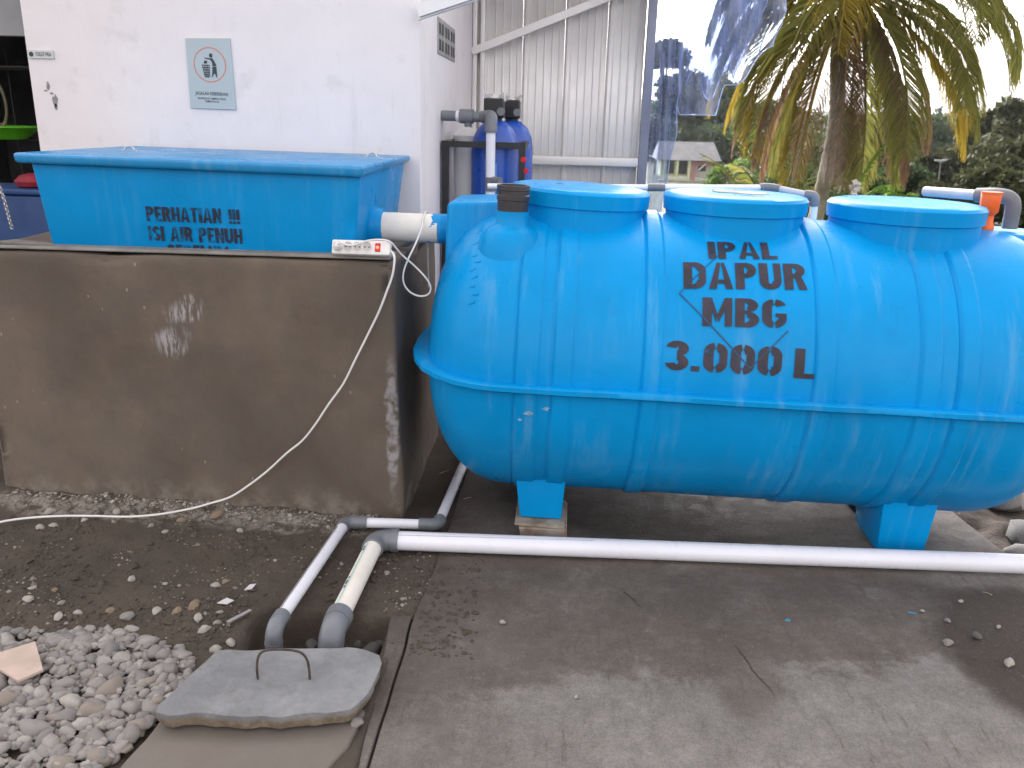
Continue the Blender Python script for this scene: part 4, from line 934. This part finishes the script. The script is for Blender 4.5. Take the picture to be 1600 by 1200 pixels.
while cnt < 3300 and tries < 30000:
    tries += 1
    x_ = R0.uniform(-2.05, -.98); y_ = R0.uniform(1.42, 2.33)
    if not inside(x_, y_): continue
    edge = smooth(2.33, 2.1, y_ + .05 * mnoise.noise(Vector((x_ * 8, y_ * 8, 0))))
    if R0.random() > .35 + .65 * edge: continue
    sz_ = min(.032, max(.007, R0.lognormvariate(math.log(.0128), .38))); a, f = arrs2[R0.randrange(10)]
    lay = R0.random(); z_ = -.016 + lay * .022 * edge + sz_ * .25
    m3 = np.array(Matrix.Rotation(R0.uniform(0, 6.3), 3, 'Z') @ Matrix.Rotation(R0.uniform(-.3, .3), 3, 'X') @ Matrix.Rotation(R0.uniform(-.3, .3), 3, 'Y'))
    S = np.array([sz_ * R0.uniform(.9, 1.5), sz_ * R0.uniform(.75, 1.1), sz_ * R0.uniform(.75, 1.1)])
    V.append((a * S) @ m3.T + np.array([x_, y_, z_])); Fc.append(f + off); off += len(a); TN.append(np.full(len(a), R0.random())); cnt += 1
mb = MB(); mb.v = np.concatenate(V).tolist(); mb.f = np.concatenate(Fc).tolist(); mb.tone = np.concatenate(TN).tolist(); mb.sm = True
k = NT('gravel_stone'); at = k.n('ShaderNodeAttribute', attribute_name='tone'); rp = k.n('ShaderNodeValToRGB'); k.set(rp.inputs[0], at.outputs['Fac'])
cr = rp.color_ramp; cr.interpolation = 'CONSTANT'; cols = [(.20, .187, .182), (.26, .24, .23), (.24, .225, .22), (.30, .275, .26), (.185, .175, .175), (.28, .255, .245), (.35, .325, .30), (.24, .205, .175)]
cr.elements[0].color = cols[0] + (1,); cr.elements[1].position = .93; cr.elements[1].color = cols[-1] + (1,)
for i in range(1, 7): e = cr.elements.new(i * .133); e.color = cols[i] + (1,)
c = k.mix(k.math('MULTIPLY', k.mr(k.noise(60, 5, .7), .35, .65), .4), rp.outputs[0], (.20, .18, .16))
MT['gravel'] = k.fin(c, .88, k.bump(k.noise(130, 4), .35, .004), spec=.3)
tag(obj('gravel', mb, 'gravel', sharp=50), 'bed of pale grey gravel in the lower left corner', 'gravel', kind='stuff')
# crumbs of mortar along the foot of the plinth and fine grit on the dirt
V = []; Fc = []; TN = []; off = 0
for i in range(4200):
    if i < 1500: x_ = R0.uniform(-2.3, -.62); y_ = 3.135 + .047 * (-.6 - x_) - abs(R0.gauss(0, .05)) - .012
    else:
        x_ = R0.uniform(-2.1, -.3); y_ = R0.uniform(2.25, 3.1)
        if mnoise.noise(Vector((x_ * 5, y_ * 5, 2))) < .05: continue
    if -.97 < x_ < -.5 and 1.9 < y_ < 2.46: continue
    sz_ = min(.013, R0.lognormvariate(math.log(.0034), .5)); a, f = arrs[R0.randrange(10)]
    m3 = np.array(Matrix.Rotation(R0.uniform(0, 6.3), 3, 'Z') @ Matrix.Rotation(R0.uniform(-.5, .5), 3, 'X')); S = np.array([sz_ * 1.2, sz_, sz_ * .9])
    V.append((a * S) @ m3.T + np.array([x_, y_, ground_h(x_, y_) + sz_ * .25])); Fc.append(f + off); off += len(a); TN.append(np.full(len(a), R0.random() if i < 1500 else R0.random() ** 2 * .7))
mb = MB(); mb.v = np.concatenate(V).tolist(); mb.f = np.concatenate(Fc).tolist(); mb.tone = np.concatenate(TN).tolist(); mb.sm = True
k = NT('grit_stone'); at = k.n('ShaderNodeAttribute', attribute_name='tone'); MT['grit'] = k.fin(k.mix(at.outputs['Fac'], (.09, .07, .055), (.40, .36, .31)), .9)
tag(obj('mortar_grit', mb, 'grit', sharp=30), 'mortar crumbs and grit strewn over the dirt before the plinth', 'grit', kind='stuff')
V = []; Fc = []; off = 0; n_cl = 0
while n_cl < 3200:
    x_ = R0.uniform(-2.2, -.22); y_ = R0.uniform(2.22, 3.12); dn = mnoise.noise(Vector((x_ * 4, y_ * 4, 8))) + .35 * smooth(2.6, 2.35, y_) + .25 * smooth(-.62, -.45, x_)
    if R0.random() > max(.06, dn) or (-.99 < x_ < -.49 and 1.9 < y_ < 2.47) or (x_ > -.42 and R0.random() < .5): continue
    sz_ = min(.016, R0.lognormvariate(math.log(.0048), .5)); a, f = arrs[R0.randrange(10)]
    m3 = np.array(Matrix.Rotation(R0.uniform(0, 6.3), 3, 'Z') @ Matrix.Rotation(R0.uniform(-.5, .5), 3, 'X')); S = np.array([sz_ * 1.25, sz_, sz_ * .8])
    gh = max(ground_h(x_, y_), .008 if x_ > -.42 else -1)
    V.append((a * S) @ m3.T + np.array([x_, y_, gh + sz_ * .1])); Fc.append(f + off); off += len(a); n_cl += 1
mb = MB(); mb.v = np.concatenate(V).tolist(); mb.f = np.concatenate(Fc).tolist(); mb.sm = True
tag(obj('earth_crumbs', mb, 'dirt', sharp=60), 'brown crumbs of earth scattered over the trodden dirt', 'earth', kind='stuff')
# loose pebbles one can point at
SM = []
for i in range(6):
    bm = stone_mesh(20 + i, 2); me = bpy.data.meshes.new('pebble'); bm.to_mesh(me); bm.free()
    me.polygons.foreach_set('use_smooth', [True] * len(me.polygons)); me.set_sharp_from_angle(angle=rad(32)); SM.append(me)
def pebble(x_, y_, s_, mat, label, group, z_=None, seed=0, flat=1.0, name='pebble', cat='stone'):
    r = random.Random(seed * 13 + 1); me = SM[seed % 6].copy() if False else SM[seed % 6]
    o = bpy.data.objects.new(name, me); COL.objects.link(o)
    if not me.materials: me.materials.append(MT[mat])
    o.material_slots[0].link = 'OBJECT'; o.material_slots[0].material = MT[mat]
    o.location = (x_, y_, (ground_h(x_, y_) if z_ is None else z_) + s_ * .35 * flat); o.rotation_euler = (r.uniform(-.3, .3), r.uniform(-.3, .3), r.uniform(0, 6.28)); o.scale = (s_ * r.uniform(1, 1.3), s_ * r.uniform(.8, 1), s_ * flat)
    return tag(o, label, cat, group)
PB = [(-1.474, 2.574, .016, 'stone_pale', 'single pale pebble alone in the middle of the dirt'), (-1.368, 3.085, .026, 'stone_tan', 'large tan stone under the cord at the plinth foot'),
      (-1.228, 2.962, .015, 'stone_pale', 'pale pebble lying just before the large tan stone'), (-1.168, 2.576, .017, 'stone_pale', 'pale yellowish pebble left of the paper scrap'),
      (-1.145, 2.60, .013, 'stone_tan', 'tan pebble touching the pale yellowish pebble')]
for i, (x_, y_, s_, m_, lb) in enumerate(PB): pebble(x_, y_, s_, m_, lb, 'loose pebbles on the dirt', seed=i)
for i, (x_, y_, s_, m_) in enumerate(((-1.293, 2.383, .019, 'stone_pale'), (-1.228, 2.390, .017, 'stone_tan'), (-1.367, 2.334, .021, 'stone'), (-1.137, 2.35, .018, 'stone_pale'), (-1.095, 2.299, .019, 'stone_pale'), (-1.07, 2.34, .014, 'stone'), (-1.746, 2.404, .017, 'stone_pale'), (-1.708, 2.49, .012, 'stone_tan'), (-1.63, 2.40, .013, 'stone'), (-1.55, 2.36, .015, 'stone_pale'), (-1.18, 2.42, .02, 'stone_tan'), (-1.03, 2.22, .02, 'stone_pale'), (-.99, 2.25, .018, 'stone_pale'), (-1.45, 2.38, .016, 'stone_tan'), (-1.6, 2.33, .018, 'stone_pale'))):
    pebble(x_, y_, s_, m_, 'loose pebble on the dirt along the edge of the gravel', 'pebbles along the gravel edge', seed=i + 5)
for i, (x_, y_, s_, m_) in enumerate(((-2.019, 2.915, .018, 'stone_pale'), (-1.974, 2.937, .017, 'stone_pale'), (-1.88, 2.99, .013, 'stone_pale'), (-1.70, 3.03, .016, 'stone_pale'), (-1.6, 2.98, .013, 'stone'), (-1.5, 3.04, .018, 'stone_tan'), (-1.78, 3.06, .02, 'stone_pale'), (-2.06, 3.05, .022, 'stone_pale'))):
    pebble(x_, y_, s_, m_, 'pale mortar lump on the dirt beside the cord', 'mortar lumps beside the cord', seed=i + 2)
for i, (x_, y_, s_, m_) in enumerate(((1.298, 2.633, .008, 'stone_pale'), (1.306, 2.447, .015, 'stone'), (1.418, 2.493, .017, 'stone_dark'), (1.453, 2.353, .017, 'stone_pale'), (1.461, 2.71, .009, 'stone_pale'), (1.36, 2.58, .010, 'stone'), (1.52, 2.56, .008, 'stone_pale'))):
    pebble(x_, y_, s_, m_, 'small stone on the dark mud patch at the right edge', 'stones on the right mud patch', z_=.012, seed=i + 3)
pebble(-.14, 2.42, .010, 'stone_pale', 'tiny pale pebble alone on the wet concrete', 'loose pebbles on the concrete', z_=.012, seed=2)
pebble(-.505, 1.90, .019, 'stone', 'grey pebble beside the right end of the cover slab', 'loose pebbles on the concrete', z_=.008, seed=4)
pebble(.098, 2.064, .006, 'stone_pale', 'white speck of stone on the pale concrete', 'loose pebbles on the concrete', z_=.012, seed=1)
for i, (x_, y_, s_, m_) in enumerate(((-.62, 2.43, .03, 'stone_dark'), (-.575, 2.38, .034, 'stone_dark'), (-.60, 2.30, .03, 'stone_dark'), (-.74, 2.445, .028, 'stone_dark'), (-.56, 2.43, .026, 'stone_dark'), (-.78, 2.40, .025, 'stone_dark'), (-.545, 2.31, .024, 'stone_dark'))):
    pebble(x_, y_, s_, m_, 'dark earth clod inside the pit behind the cover slab', 'clods in the pit', seed=i, name='clod', cat='clod', z_=-.11)
for i, (x_, y_, s_, m_, lb) in enumerate(((2.13, 3.78, .13, 'stone', 'grey rubble block behind the right end of the pipe'), (2.02, 3.38, .085, 'stone_dark', 'dark rubble lump before the grey rubble block'), (1.93, 3.22, .06, 'stone', 'small rubble lump beside the concrete edge at far right'), (2.35, 4.1, .16, 'stone_dark', 'large dark rock under the right end of the round tank'), (1.98, 3.85, .09, 'stone_dark', 'dark rubble lump left of the grey rubble block'))):
    pebble(x_, y_, s_, m_, lb, 'rubble beyond the concrete edge', z_=-.07, seed=i, name='rubble')
# litter
def scrap(name, label, cat, pts, z_, mat, th=.003):
    m = MB().prism(pts, z_, z_ + th); n_ = len(pts)
    o = obj(name, m, mat, loc=(pts[0][0], pts[0][1], z_)); return tag(o, label, cat)
MT['pinkcard'] = M('pink_card', (.43, .34, .28), .8, .12, 9, .1, col2=(.5, .38, .33))
m = MB().hexa([(-1.66, 2.045, .030), (-1.50, 1.965, .022), (-1.455, 2.015, .026), (-1.545, 2.125, .040), (-1.66, 2.045, .038), (-1.50, 1.965, .030), (-1.455, 2.015, .034), (-1.545, 2.125, .048)])
tag(obj('card_scrap', m, 'pinkcard', loc=(-1.55, 2.03, .03)), 'pinkish beige broken tile piece lying on the gravel', 'tile')
scrap('paper_scrap', 'white paper scrap on the dirt above the cover slab', 'paper', [(-1.052, 2.535), (-1.028, 2.545), (-1.025, 2.578), (-1.045, 2.572)], ground_h(-1.04, 2.55) + .008, 'paper')
scrap('paper_scrap', 'cream paper scrap beside a pebble left of the thin pipe', 'paper', [(-1.11, 2.44), (-1.075, 2.438), (-1.06, 2.462), (-1.09, 2.475)], ground_h(-1.09, 2.45) + .008, 'paper')
scrap('paper_strip', 'pale plastic strip at the edge of the pit', 'litter', [(-1.035, 2.33), (-1.02, 2.325), (-.975, 2.40), (-.985, 2.405)], ground_h(-1.0, 2.36) + .014, M('clear_litter', (.3, .29, .3), .4, .1, 10, 0))
MT['blue_scrap'] = M('blue_scrap', (.05, .26, .42), .6, .1, 20, 0)
scrap('blue_fleck', 'blue paint fleck on the concrete in front of the long pipe', 'litter', [(.805, 2.53), (.823, 2.527), (.826, 2.539), (.812, 2.543)], .0085, 'blue_scrap', .001)
scrap('blue_fleck', 'pale blue plastic sliver on the right mud patch', 'litter', [(1.245, 2.625), (1.272, 2.618), (1.275, 2.623), (1.25, 2.631)], .0085, 'blue_scrap', .002)
for i, (x_, y_, a_, l_) in enumerate(((-.50, 3.62, .9, .06), (-.43, 3.45, -.4, .05), (-.12, 3.28, .1, .05), (1.58, 2.77, -.7, .03), (-.36, 3.35, .6, .04))):
    d = Vector((math.cos(a_), math.sin(a_), 0)) * l_ / 2
    tag(obj('twig', MB().tube([(x_ - d.x, y_ - d.y, .016), (x_, y_, .019), (x_ + d.x, y_ + d.y, .016)], .0018, 6), 'wood', loc=(x_, y_, .012)), 'pale dry twig lying on the wet concrete', 'twig', 'dry twigs on the concrete')

# ------------------------------------------------------------------ vegetation
def bg(px, py, y):
    """world point at depth y seen in the photograph's direction px, py"""
    d = cam.matrix_world.to_3x3() @ Vector((px - 800, 600 - py, -1320)); return Vector((0, 0, 1.6)) + d * (y / d.y)
def leaves(blobs, n, size, asp=.5, seed=0, droop=.0):
    r = np.random.default_rng(seed); wts = np.array([b_[3] * b_[4] * b_[5] for b_ in blobs]) ** .7; wts = wts / wts.sum()
    idx = r.choice(len(blobs), n, p=wts); B = np.array(blobs)[idx]
    d = r.normal(size=(n, 3)); d /= np.linalg.norm(d, axis=1)[:, None]; rr_ = r.uniform(.25, 1, n) ** .5
    cen = B[:, :3] + d * rr_[:, None] * B[:, 3:6] * (1 + .15 * r.normal(size=(n, 1)))
    u = r.normal(size=(n, 3)); u[:, 2] -= droop; u /= np.linalg.norm(u, axis=1)[:, None]
    w_ = np.cross(u, r.normal(size=(n, 3)) * .6 + d); w_ /= np.linalg.norm(w_, axis=1)[:, None]
    s_ = size * r.uniform(.6, 1.4, n)[:, None]
    v = np.stack([cen - u * s_, cen + w_ * s_ * asp, cen + u * s_, cen - w_ * s_ * asp], 1).reshape(-1, 3)
    f = np.arange(4 * n).reshape(-1, 4); clump = r.uniform(0, 1, len(blobs))[idx]
    tone = np.repeat(np.clip(.55 * clump + .45 * r.uniform(0, 1, n), 0, 1), 4)
    m = MB(); m.v = v.tolist(); m.f = f.tolist(); m.tone = tone.tolist(); return m
def tree(name, label, px, ytop, y, wpx, mat, n=5000, size=.28, group='trees beyond the tanks', hfrac=.8, seed=0, cat='tree'):
    top = bg(px, ytop, y); half = wpx / 2 / 1320 * y; zb = terrain(top.x, y) - .2; hgt = top.z - zb; r = random.Random(seed)
    th_ = thing(name, label, cat, (top.x, y, zb), group); blobs = []
    for i in range(16):
        t_ = r.random(); zz = top.z - hgt * hfrac * (1 - t_ ** .8) * .95; prof_ = math.sin(math.pi * (.12 + .82 * (1 - t_))) ** .7
        a_ = r.uniform(0, 6.28); q_ = half * prof_ * math.sqrt(r.random()); br = half * r.uniform(.28, .5)
        blobs.append((top.x + math.cos(a_) * q_, y + math.sin(a_) * q_, zz - br * .6, br, br, br * .75))
    obj('crown', leaves(blobs, n, size, .5, seed), mat, th_)
    m = MB().tube(bez([(top.x, y, zb - .3), (top.x + half * .05, y, zb + hgt * .35), (top.x, y, zb + hgt * .8)], 4), [half * .09 * (1 - .07 * i) + .02 for i in range(9)], 8)
    for i in range(6):
        b_ = blobs[i]; s0 = Vector((top.x, y, zb + hgt * r.uniform(.3, .6))); m.tube([s0, s0.lerp(Vector(b_[:3]), .5) + Vector((0, 0, -.05 * half)), Vector(b_[:3])], [half * .045, half * .03, half * .012], 6)
    obj('trunk', m, 'bark', th_); return th_
TR = [('tree', 'tall dark tree behind the far house, left of the film', 1040, 62, 105, 80, 'leaf_dark', 7000, .34), ('tree', 'dark broad tree behind the roof of the far house', 1085, 95, 110, 95, 'leaf_dark', 7000, .36),
      ('tree', 'dark tree right of the far house under the film', 1150, 130, 100, 110, 'leaf_dark', 8000, .36), ('tree', 'dark green tree left of the palm trunk', 1215, 150, 90, 100, 'leaf_mid', 7000, .3),
      ('tree', 'dense green tree right behind the palm trunk', 1330, 170, 50, 120, 'leaf_mid', 8000, .2), ('tree', 'yellow green tree right of the palm', 1395, 176, 34, 95, 'leaf_mid', 8000, .13),
      ('tree', 'dark distant tree below the drooping fronds', 1455, 182, 85, 110, 'leaf_dark', 7000, .3), ('tree', 'distant feathery tree right of the drooping fronds', 1520, 180, 95, 100, 'leaf_mid', 6000, .33),
      ('tree', 'brownish olive tree low at the right', 1500, 222, 48, 120, 'leaf_olive', 8000, .19), ('tree', 'tall dark olive tree at the right edge', 1605, 142, 45, 110, 'leaf_olive', 9000, .19),
      ('tree', 'low olive tree in front of the right edge tree', 1570, 215, 36, 120, 'leaf_olive', 8000, .15), ('tree', 'dark tree at the far right edge of the picture', 1650, 170, 70, 130, 'leaf_dark', 6000, .3),
      ('tree', 'dim tree filling the gap between palm and yellow green tree', 1275, 185, 75, 110, 'leaf_dark', 7000, .28), ('tree', 'dark round tree behind the orange fitting', 1560, 195, 105, 130, 'leaf_dark', 6000, .36)]
for i, a in enumerate(TR): tree(*a, seed=40 + i)
for i, (lb, px, yt, y, wpx, mt, n_, sz_) in enumerate((('bright green bush right of the far house', 1140, 242, 56, 55, 'leaf_bright', 3500, .17), ('dark green bush below the palm fronds', 1225, 232, 40, 90, 'leaf_mid', 5000, .15), ('low leafy bush behind the middle lid', 1180, 268, 38, 80, 'leaf_mid', 4000, .14), ('low dark bush behind the rightmost lid', 1420, 255, 26, 110, 'leaf_dark', 5000, .1), ('small bright bush just above the rightmost lid', 1405, 288, 20, 50, 'leaf_bright', 2500, .07), ('olive bush behind the grey elbow', 1530, 258, 24, 120, 'leaf_olive', 5000, .09), ('olive bush at the right edge behind the tank', 1610, 262, 22, 90, 'leaf_olive', 4000, .09), ('dark bush left of the palm trunk base', 1255, 275, 24, 70, 'leaf_dark', 4000, .09), ('green bush right of the palm trunk base', 1330, 268, 22, 80, 'leaf_mid', 4000, .08))):
    tree('bush', lb, px, yt, y, wpx, mt, n_, sz_, 'bushes beyond the tanks', .98, 80 + i, 'bush')

wd_ = []
wr = random.Random(77)
for i in range(60):
    px = 985 + i * 13; y_ = wr.uniform(120, 165); tp = bg(px, 178 + wr.uniform(-8, 10) - (18 if px < 1180 else 0), y_); rr_ = wr.uniform(2.2, 4.2)
    for q_ in range(4): wd_.append((tp.x + wr.uniform(-2, 2), y_ + wr.uniform(-2, 2), tp.z - rr_ * .7 - q_ * 1.8, rr_, rr_, rr_ * .8))
tag(obj('far_wood', leaves(wd_, 26000, .5, .5, 9), 'leaf_dark'), 'far dark belt of woodland closing off the horizon', 'woodland', kind='stuff')

def frond(base, az, el, L, droop, mat, leaf=.55, n=84, seed=0, wd=.02, hang=.6):
    r = random.Random(seed); P = [Vector(base)]; N = 16; e = el; tw = r.uniform(-.2, .2)
    for i in range(N):
        P.append(P[-1] + Vector((math.sin(az + tw * i / N) * math.cos(e), math.cos(az + tw * i / N) * math.cos(e), math.sin(e))) * L / N); e -= droop / N * (.6 + .8 * i / N)
        e = max(e, -1.5)
    m = MB(); m.tube(P, [.022 * (1 - .9 * i / N) + .003 for i in range(N + 1)], 6); m.tone = [.6] * len(m.v)
    for k_ in range(n):
        s_ = .1 + .9 * k_ / n; q_ = s_ * N; i = min(N - 1, int(q_)); p0 = P[i].lerp(P[i + 1], q_ - i); d = (P[i + 1] - P[i]).normalized()
        sd_ = d.cross(Vector((0, 0, 1))); sd_ = sd_.normalized() if sd_.length > .05 else Vector((1, 0, 0))
        ll = leaf * (math.sin(math.pi * min(1, .12 + s_ * .9)) ** .6 * .85 + .2) * r.uniform(.8, 1.1)
        for sg in (-1, 1):
            if r.random() < .06: continue
            v0 = (sd_ * sg * .75 + d * .55 + Vector((0, 0, -.25 * hang + r.uniform(-.1, .1)))).normalized(); v1 = (v0 + Vector((r.uniform(-.15, .15), r.uniform(-.15, .15), -hang * 1.3))).normalized()
            a = p0; b_ = a + v0 * ll * .45; c = b_ + v1 * ll * .55; wv_ = v0.cross(d); wv_ = wv_.normalized() * wd * r.uniform(.7, 1.2) if wv_.length > .01 else Vector((0, 0, wd))
            wv_ = (wv_ + d * wd * .5); o_ = len(m.v)
            m.v += [tuple(a - wv_ * .3), tuple(a + wv_ * .3), tuple(b_ + wv_ * .5), tuple(b_ - wv_ * .5), tuple(c + wv_ * .08), tuple(c - wv_ * .08)]
            m.f += [(o_, o_ + 1, o_ + 2, o_ + 3), (o_ + 3, o_ + 2, o_ + 4, o_ + 5)]; tn = r.random(); m.tone += [tn * .8] * 2 + [tn] * 2 + [min(1, tn + .2)] * 2
    m.sm = False; return m
PC = bg(1335, -25, 12); pb0 = bg(1284, 300, 12)
palm = thing('coconut_palm', 'coconut palm with drooping green and brown fronds behind the tanks', 'palm tree', (pb0.x, 12, terrain(pb0.x, 12)))
ptr = bez([(pb0.x - .12, 12, terrain(0, 12) - .1), (pb0.x, 12, .75), (pb0.x + .06, 12, 1.7), (PC.x - .10, 12, 2.7), (PC.x, 12, PC.z)], 14); rr = random.Random(2)
obj('trunk', MB().tube(ptr, [.100 - .012 * i / len(ptr) + (.008 if i % 2 else 0) for i in range(len(ptr))], 18), 'palm_bark', palm, sharp=70)
FR = []
fr = random.Random(21)
# azimuth measured from +Y towards +X ; 90 = right of picture, 270 = left, 180 = towards the camera
for (az, el, L, dr, mt) in ((275, 35, 2.1, 2.3, 'g'), (255, 20, 2.1, 2.2, 'g'), (290, 5, 2.0, 1.8, 'y'), (240, 45, 2.4, 2.4, 'g'), (300, 55, 2.2, 2.5, 'g'), (265, -10, 2.4, 1.5, 'y'),
        (90, 30, 3.0, 2.4, 'g'), (80, 48, 3.1, 2.5, 'g'), (105, 15, 2.7, 2.1, 'g'), (120, 40, 3.0, 2.4, 'g'), (70, 5, 2.6, 1.9, 'y'), (95, 60, 3.3, 2.6, 'g'), (60, 30, 2.9, 2.3, 'g'), (85, -5, 2.6, 1.4, 'g'), (110, -20, 2.5, 1.2, 'g'), (75, 15, 2.9, 1.7, 'g'), (100, 42, 3.2, 2.1, 'g'), (270, 10, 2.1, 1.8, 'g'), (280, -25, 2.3, 1.2, 'y'), (245, -25, 2.3, 1.2, 'g'),
        (180, 40, 2.8, 2.3, 'g'), (200, 20, 2.6, 2.2, 'y'), (160, 25, 2.7, 2.2, 'g'), (145, 0, 2.5, 1.8, 'g'), (215, 0, 2.5, 1.7, 'g'), (0, 30, 2.8, 2.2, 'g'), (20, 10, 2.7, 2.0, 'g'), (340, 15, 2.7, 2.0, 'g'), (320, 35, 2.2, 2.3, 'g'),
        (250, -45, 2.5, .9, 'b'), (285, -35, 2.5, 1.1, 'b'), (190, -55, 2.5, .8, 'b'), (140, -50, 2.6, .8, 'b'), (80, -35, 2.4, 1.0, 'b'), (350, -55, 2.6, .7, 'b'), (225, -60, 2.7, .7, 'y'), (100, -15, 2.5, 1.5, 'y'), (165, -30, 2.5, 1.2, 'g'), (45, -40, 2.5, 1.0, 'b'), (310, -55, 2.6, .7, 'b'), (175, -68, 2.5, .5, 'b'), (205, -72, 2.4, .4, 'b'), (235, -66, 2.6, .5, 'y'), (150, -70, 2.5, .4, 'g'), (270, -62, 2.4, .5, 'g'), (95, -62, 2.4, .5, 'b'), (120, -58, 2.5, .6, 'g'), (60, -65, 2.4, .4, 'b'), (255, 0, 2.3, 1.6, 'g'), (275, 22, 2.2, 2.1, 'g'), (230, -30, 2.6, 1.1, 'y'), (88, 8, 2.9, 1.7, 'g'), (112, 28, 3.1, 1.9, 'g'), (98, -30, 2.6, 1.0, 'y')):
    FR.append((rad(az + fr.uniform(-6, 6)), rad(el), L, dr, {'g': 'frond_green', 'y': 'frond_yellow', 'b': 'frond_brown'}[mt]))
for i, (az, el, L, dr, mt) in enumerate(FR):
    obj('frond', frond(tuple(PC + Vector((math.sin(az) * .08, math.cos(az) * .08, .05 if el > 0 else -.08))), az, el, L, dr, mt, leaf=.68 if mt != 'frond_brown' else .5, seed=i, hang=.7 if mt != 'frond_brown' else 1.3), mt, palm)
# young palms and broad leaved plants near the palm
def young(name, label, px, py, y, nfr, L, mt, seed, leaf=.35):
    b0 = bg(px, py, y); b0.z = max(terrain(b0.x, y), b0.z - 1.2); t_ = thing(name, label, 'plant', b0, 'young plants round the palm'); r = random.Random(seed)
    for i in range(nfr):
        obj('frond', frond(tuple(b0), r.uniform(0, 6.28), rad(r.uniform(55, 85)), L * r.uniform(.8, 1.1), r.uniform(.9, 1.7), mt, leaf, 26, seed * 50 + i, .03, .4), mt, t_)
young('young_palm', 'young yellow green palm shoots at the right foot of the palm', 1310, 330, 11, 4, 2.0, 'leaf_bright', 1, .10)
young('young_palm', 'young green palm left of the palm trunk', 1225, 320, 15, 9, 2.6, 'leaf_mid', 2, .5)
young('young_palm', 'yellowish young palm shoot below the hanging brown fronds', 1200, 330, 14, 5, 2.0, 'frond_green', 3, .3)
o = obj('plastic_bag', leaves([(*bg(1338, 293, 10.8), .05, .04, .07)], 26, .05, .7, 5), M('torn_bag', (.5, .47, .45), .6, .1, 20, 0), loc=tuple(bg(1338, 293, 10.8))); tag(o, 'torn pale plastic rag caught on the shoots by the palm', 'rag')
pz = bg(1467, 305, 30); pz2 = bg(1470, 252, 30)
ap = thing('lamp_pole', 'thin pale pole with a T shaped top among the trees', 'pole', (pz.x, 30, pz.z - 1.2))
obj('pole', MB().tube([(pz.x, 30, pz.z - 1.2), tuple(pz2)], .022, 8), 'pvc_grey', ap)
obj('lamp_head', MB().tube([(pz2.x - .2, 30, pz2.z + .03), (pz2.x, 30, pz2.z), (pz2.x + .2, 30, pz2.z + .05)], [.03, .05, .035], 8), 'fascia', ap)

# ------------------------------------------------------------------ far house
HY = 85; hl = bg(1030, 250, HY).x; hr = bg(1118, 250, HY).x; zt = bg(1070, 222, HY).z; ze = bg(1070, 249, HY).z; zb = bg(1070, 276, HY).z
hs_ = thing('far_house', 'small far house with grey roof and open porch among dark trees', 'house', ((hl + hr) / 2, HY, zb))
MT['cream'] = M('cream_wall', (.52, .55, .35), .85, .15, 1, .1); MT['pink'] = M('pink_wall', (.42, .22, .2), .85, .15, 1, .1); MT['roof'] = M('grey_roof', (.2, .2, .21), .8, .15, 1.5, .3, 8)
MT['base'] = M('house_base', (.36, .33, .3), .9, .15, 1, .1)
obj('wall', MB().box(hl + .2, hr - .2, HY, HY + 4, zb, ze + .1), 'cream', hs_)
obj('front_panel', MB().box(hr - 2.6, hr - .25, HY - .06, HY - .01, zb, ze), 'base', hs_)
obj('lintel', MB().box(hr - 2.65, hr - .15, HY - .14, HY - .065, ze - .55, ze - .02), 'pink', hs_)
rf = MB().hexa([(hl - .3, HY - .9, ze - .05), (hr + .45, HY - .9, ze - .05), (hr + .45, HY + 4.6, ze - .05), (hl - .3, HY + 4.6, ze - .05), (hl, HY + 1.8, zt), (hr, HY + 1.8, zt), (hr, HY + 2, zt), (hl, HY + 2, zt)]); obj('roof', rf, 'roof', hs_)
wdt = hr - hl
for a, b_, z0, z1 in ((.14, .27, .15, .92), (.32, .50, .15, .92), (.70, .84, .35, .8)):
    w_ = obj('window', MB().box(hl + wdt * a, hl + wdt * b_, HY - .10, HY - .062, zb + (ze - zb) * z0, zb + (ze - zb) * z1), 'dark_glass', hs_)
obj('window_bar', MB().beam((hl + wdt * .71, HY - .12, zb + (ze - zb) * .4), (hl + wdt * .83, HY - .12, zb + (ze - zb) * .78), .05, .12), 'white_beam', hs_)
obj('door', MB().box(hl + wdt * .52, hl + wdt * .66, HY - .11, HY - .065, zb - .3, zb + (ze - zb) * .9), 'pink', hs_)
for a in (.08, .295, .505): obj('column', MB().box(hl + wdt * a, hl + wdt * a + .22, HY - .8, HY - .55, zb - .3, ze - .06), 'cream', hs_)
obj('plinth', MB().box(hl, hr + .1, HY - 1.0, HY - .15, zb - 1.6, zb - .31), 'base', hs_)
obj('step', MB().box(hl - .2, hr + .4, HY - 2.2, HY - 1.02, zb - 2.2, zb - .85), 'roof', hs_)

# ------------------------------------------------------------------ air
k = NT('air'); k.t.nodes.remove(k.b); pvn = k.n('ShaderNodeVolumePrincipled'); pvn.inputs['Density'].default_value = .0002; pvn.inputs['Color'].default_value = (.82, .86, .92, 1); pvn.inputs['Anisotropy'].default_value = .3
k.t.links.new(pvn.outputs[0], k.out.inputs['Volume'])
MT['air'] = k.m
tag(obj('haze', MB().box(-1600, 1600, -80, 1600, -20, 32), 'air'), None, None, kind='stuff')
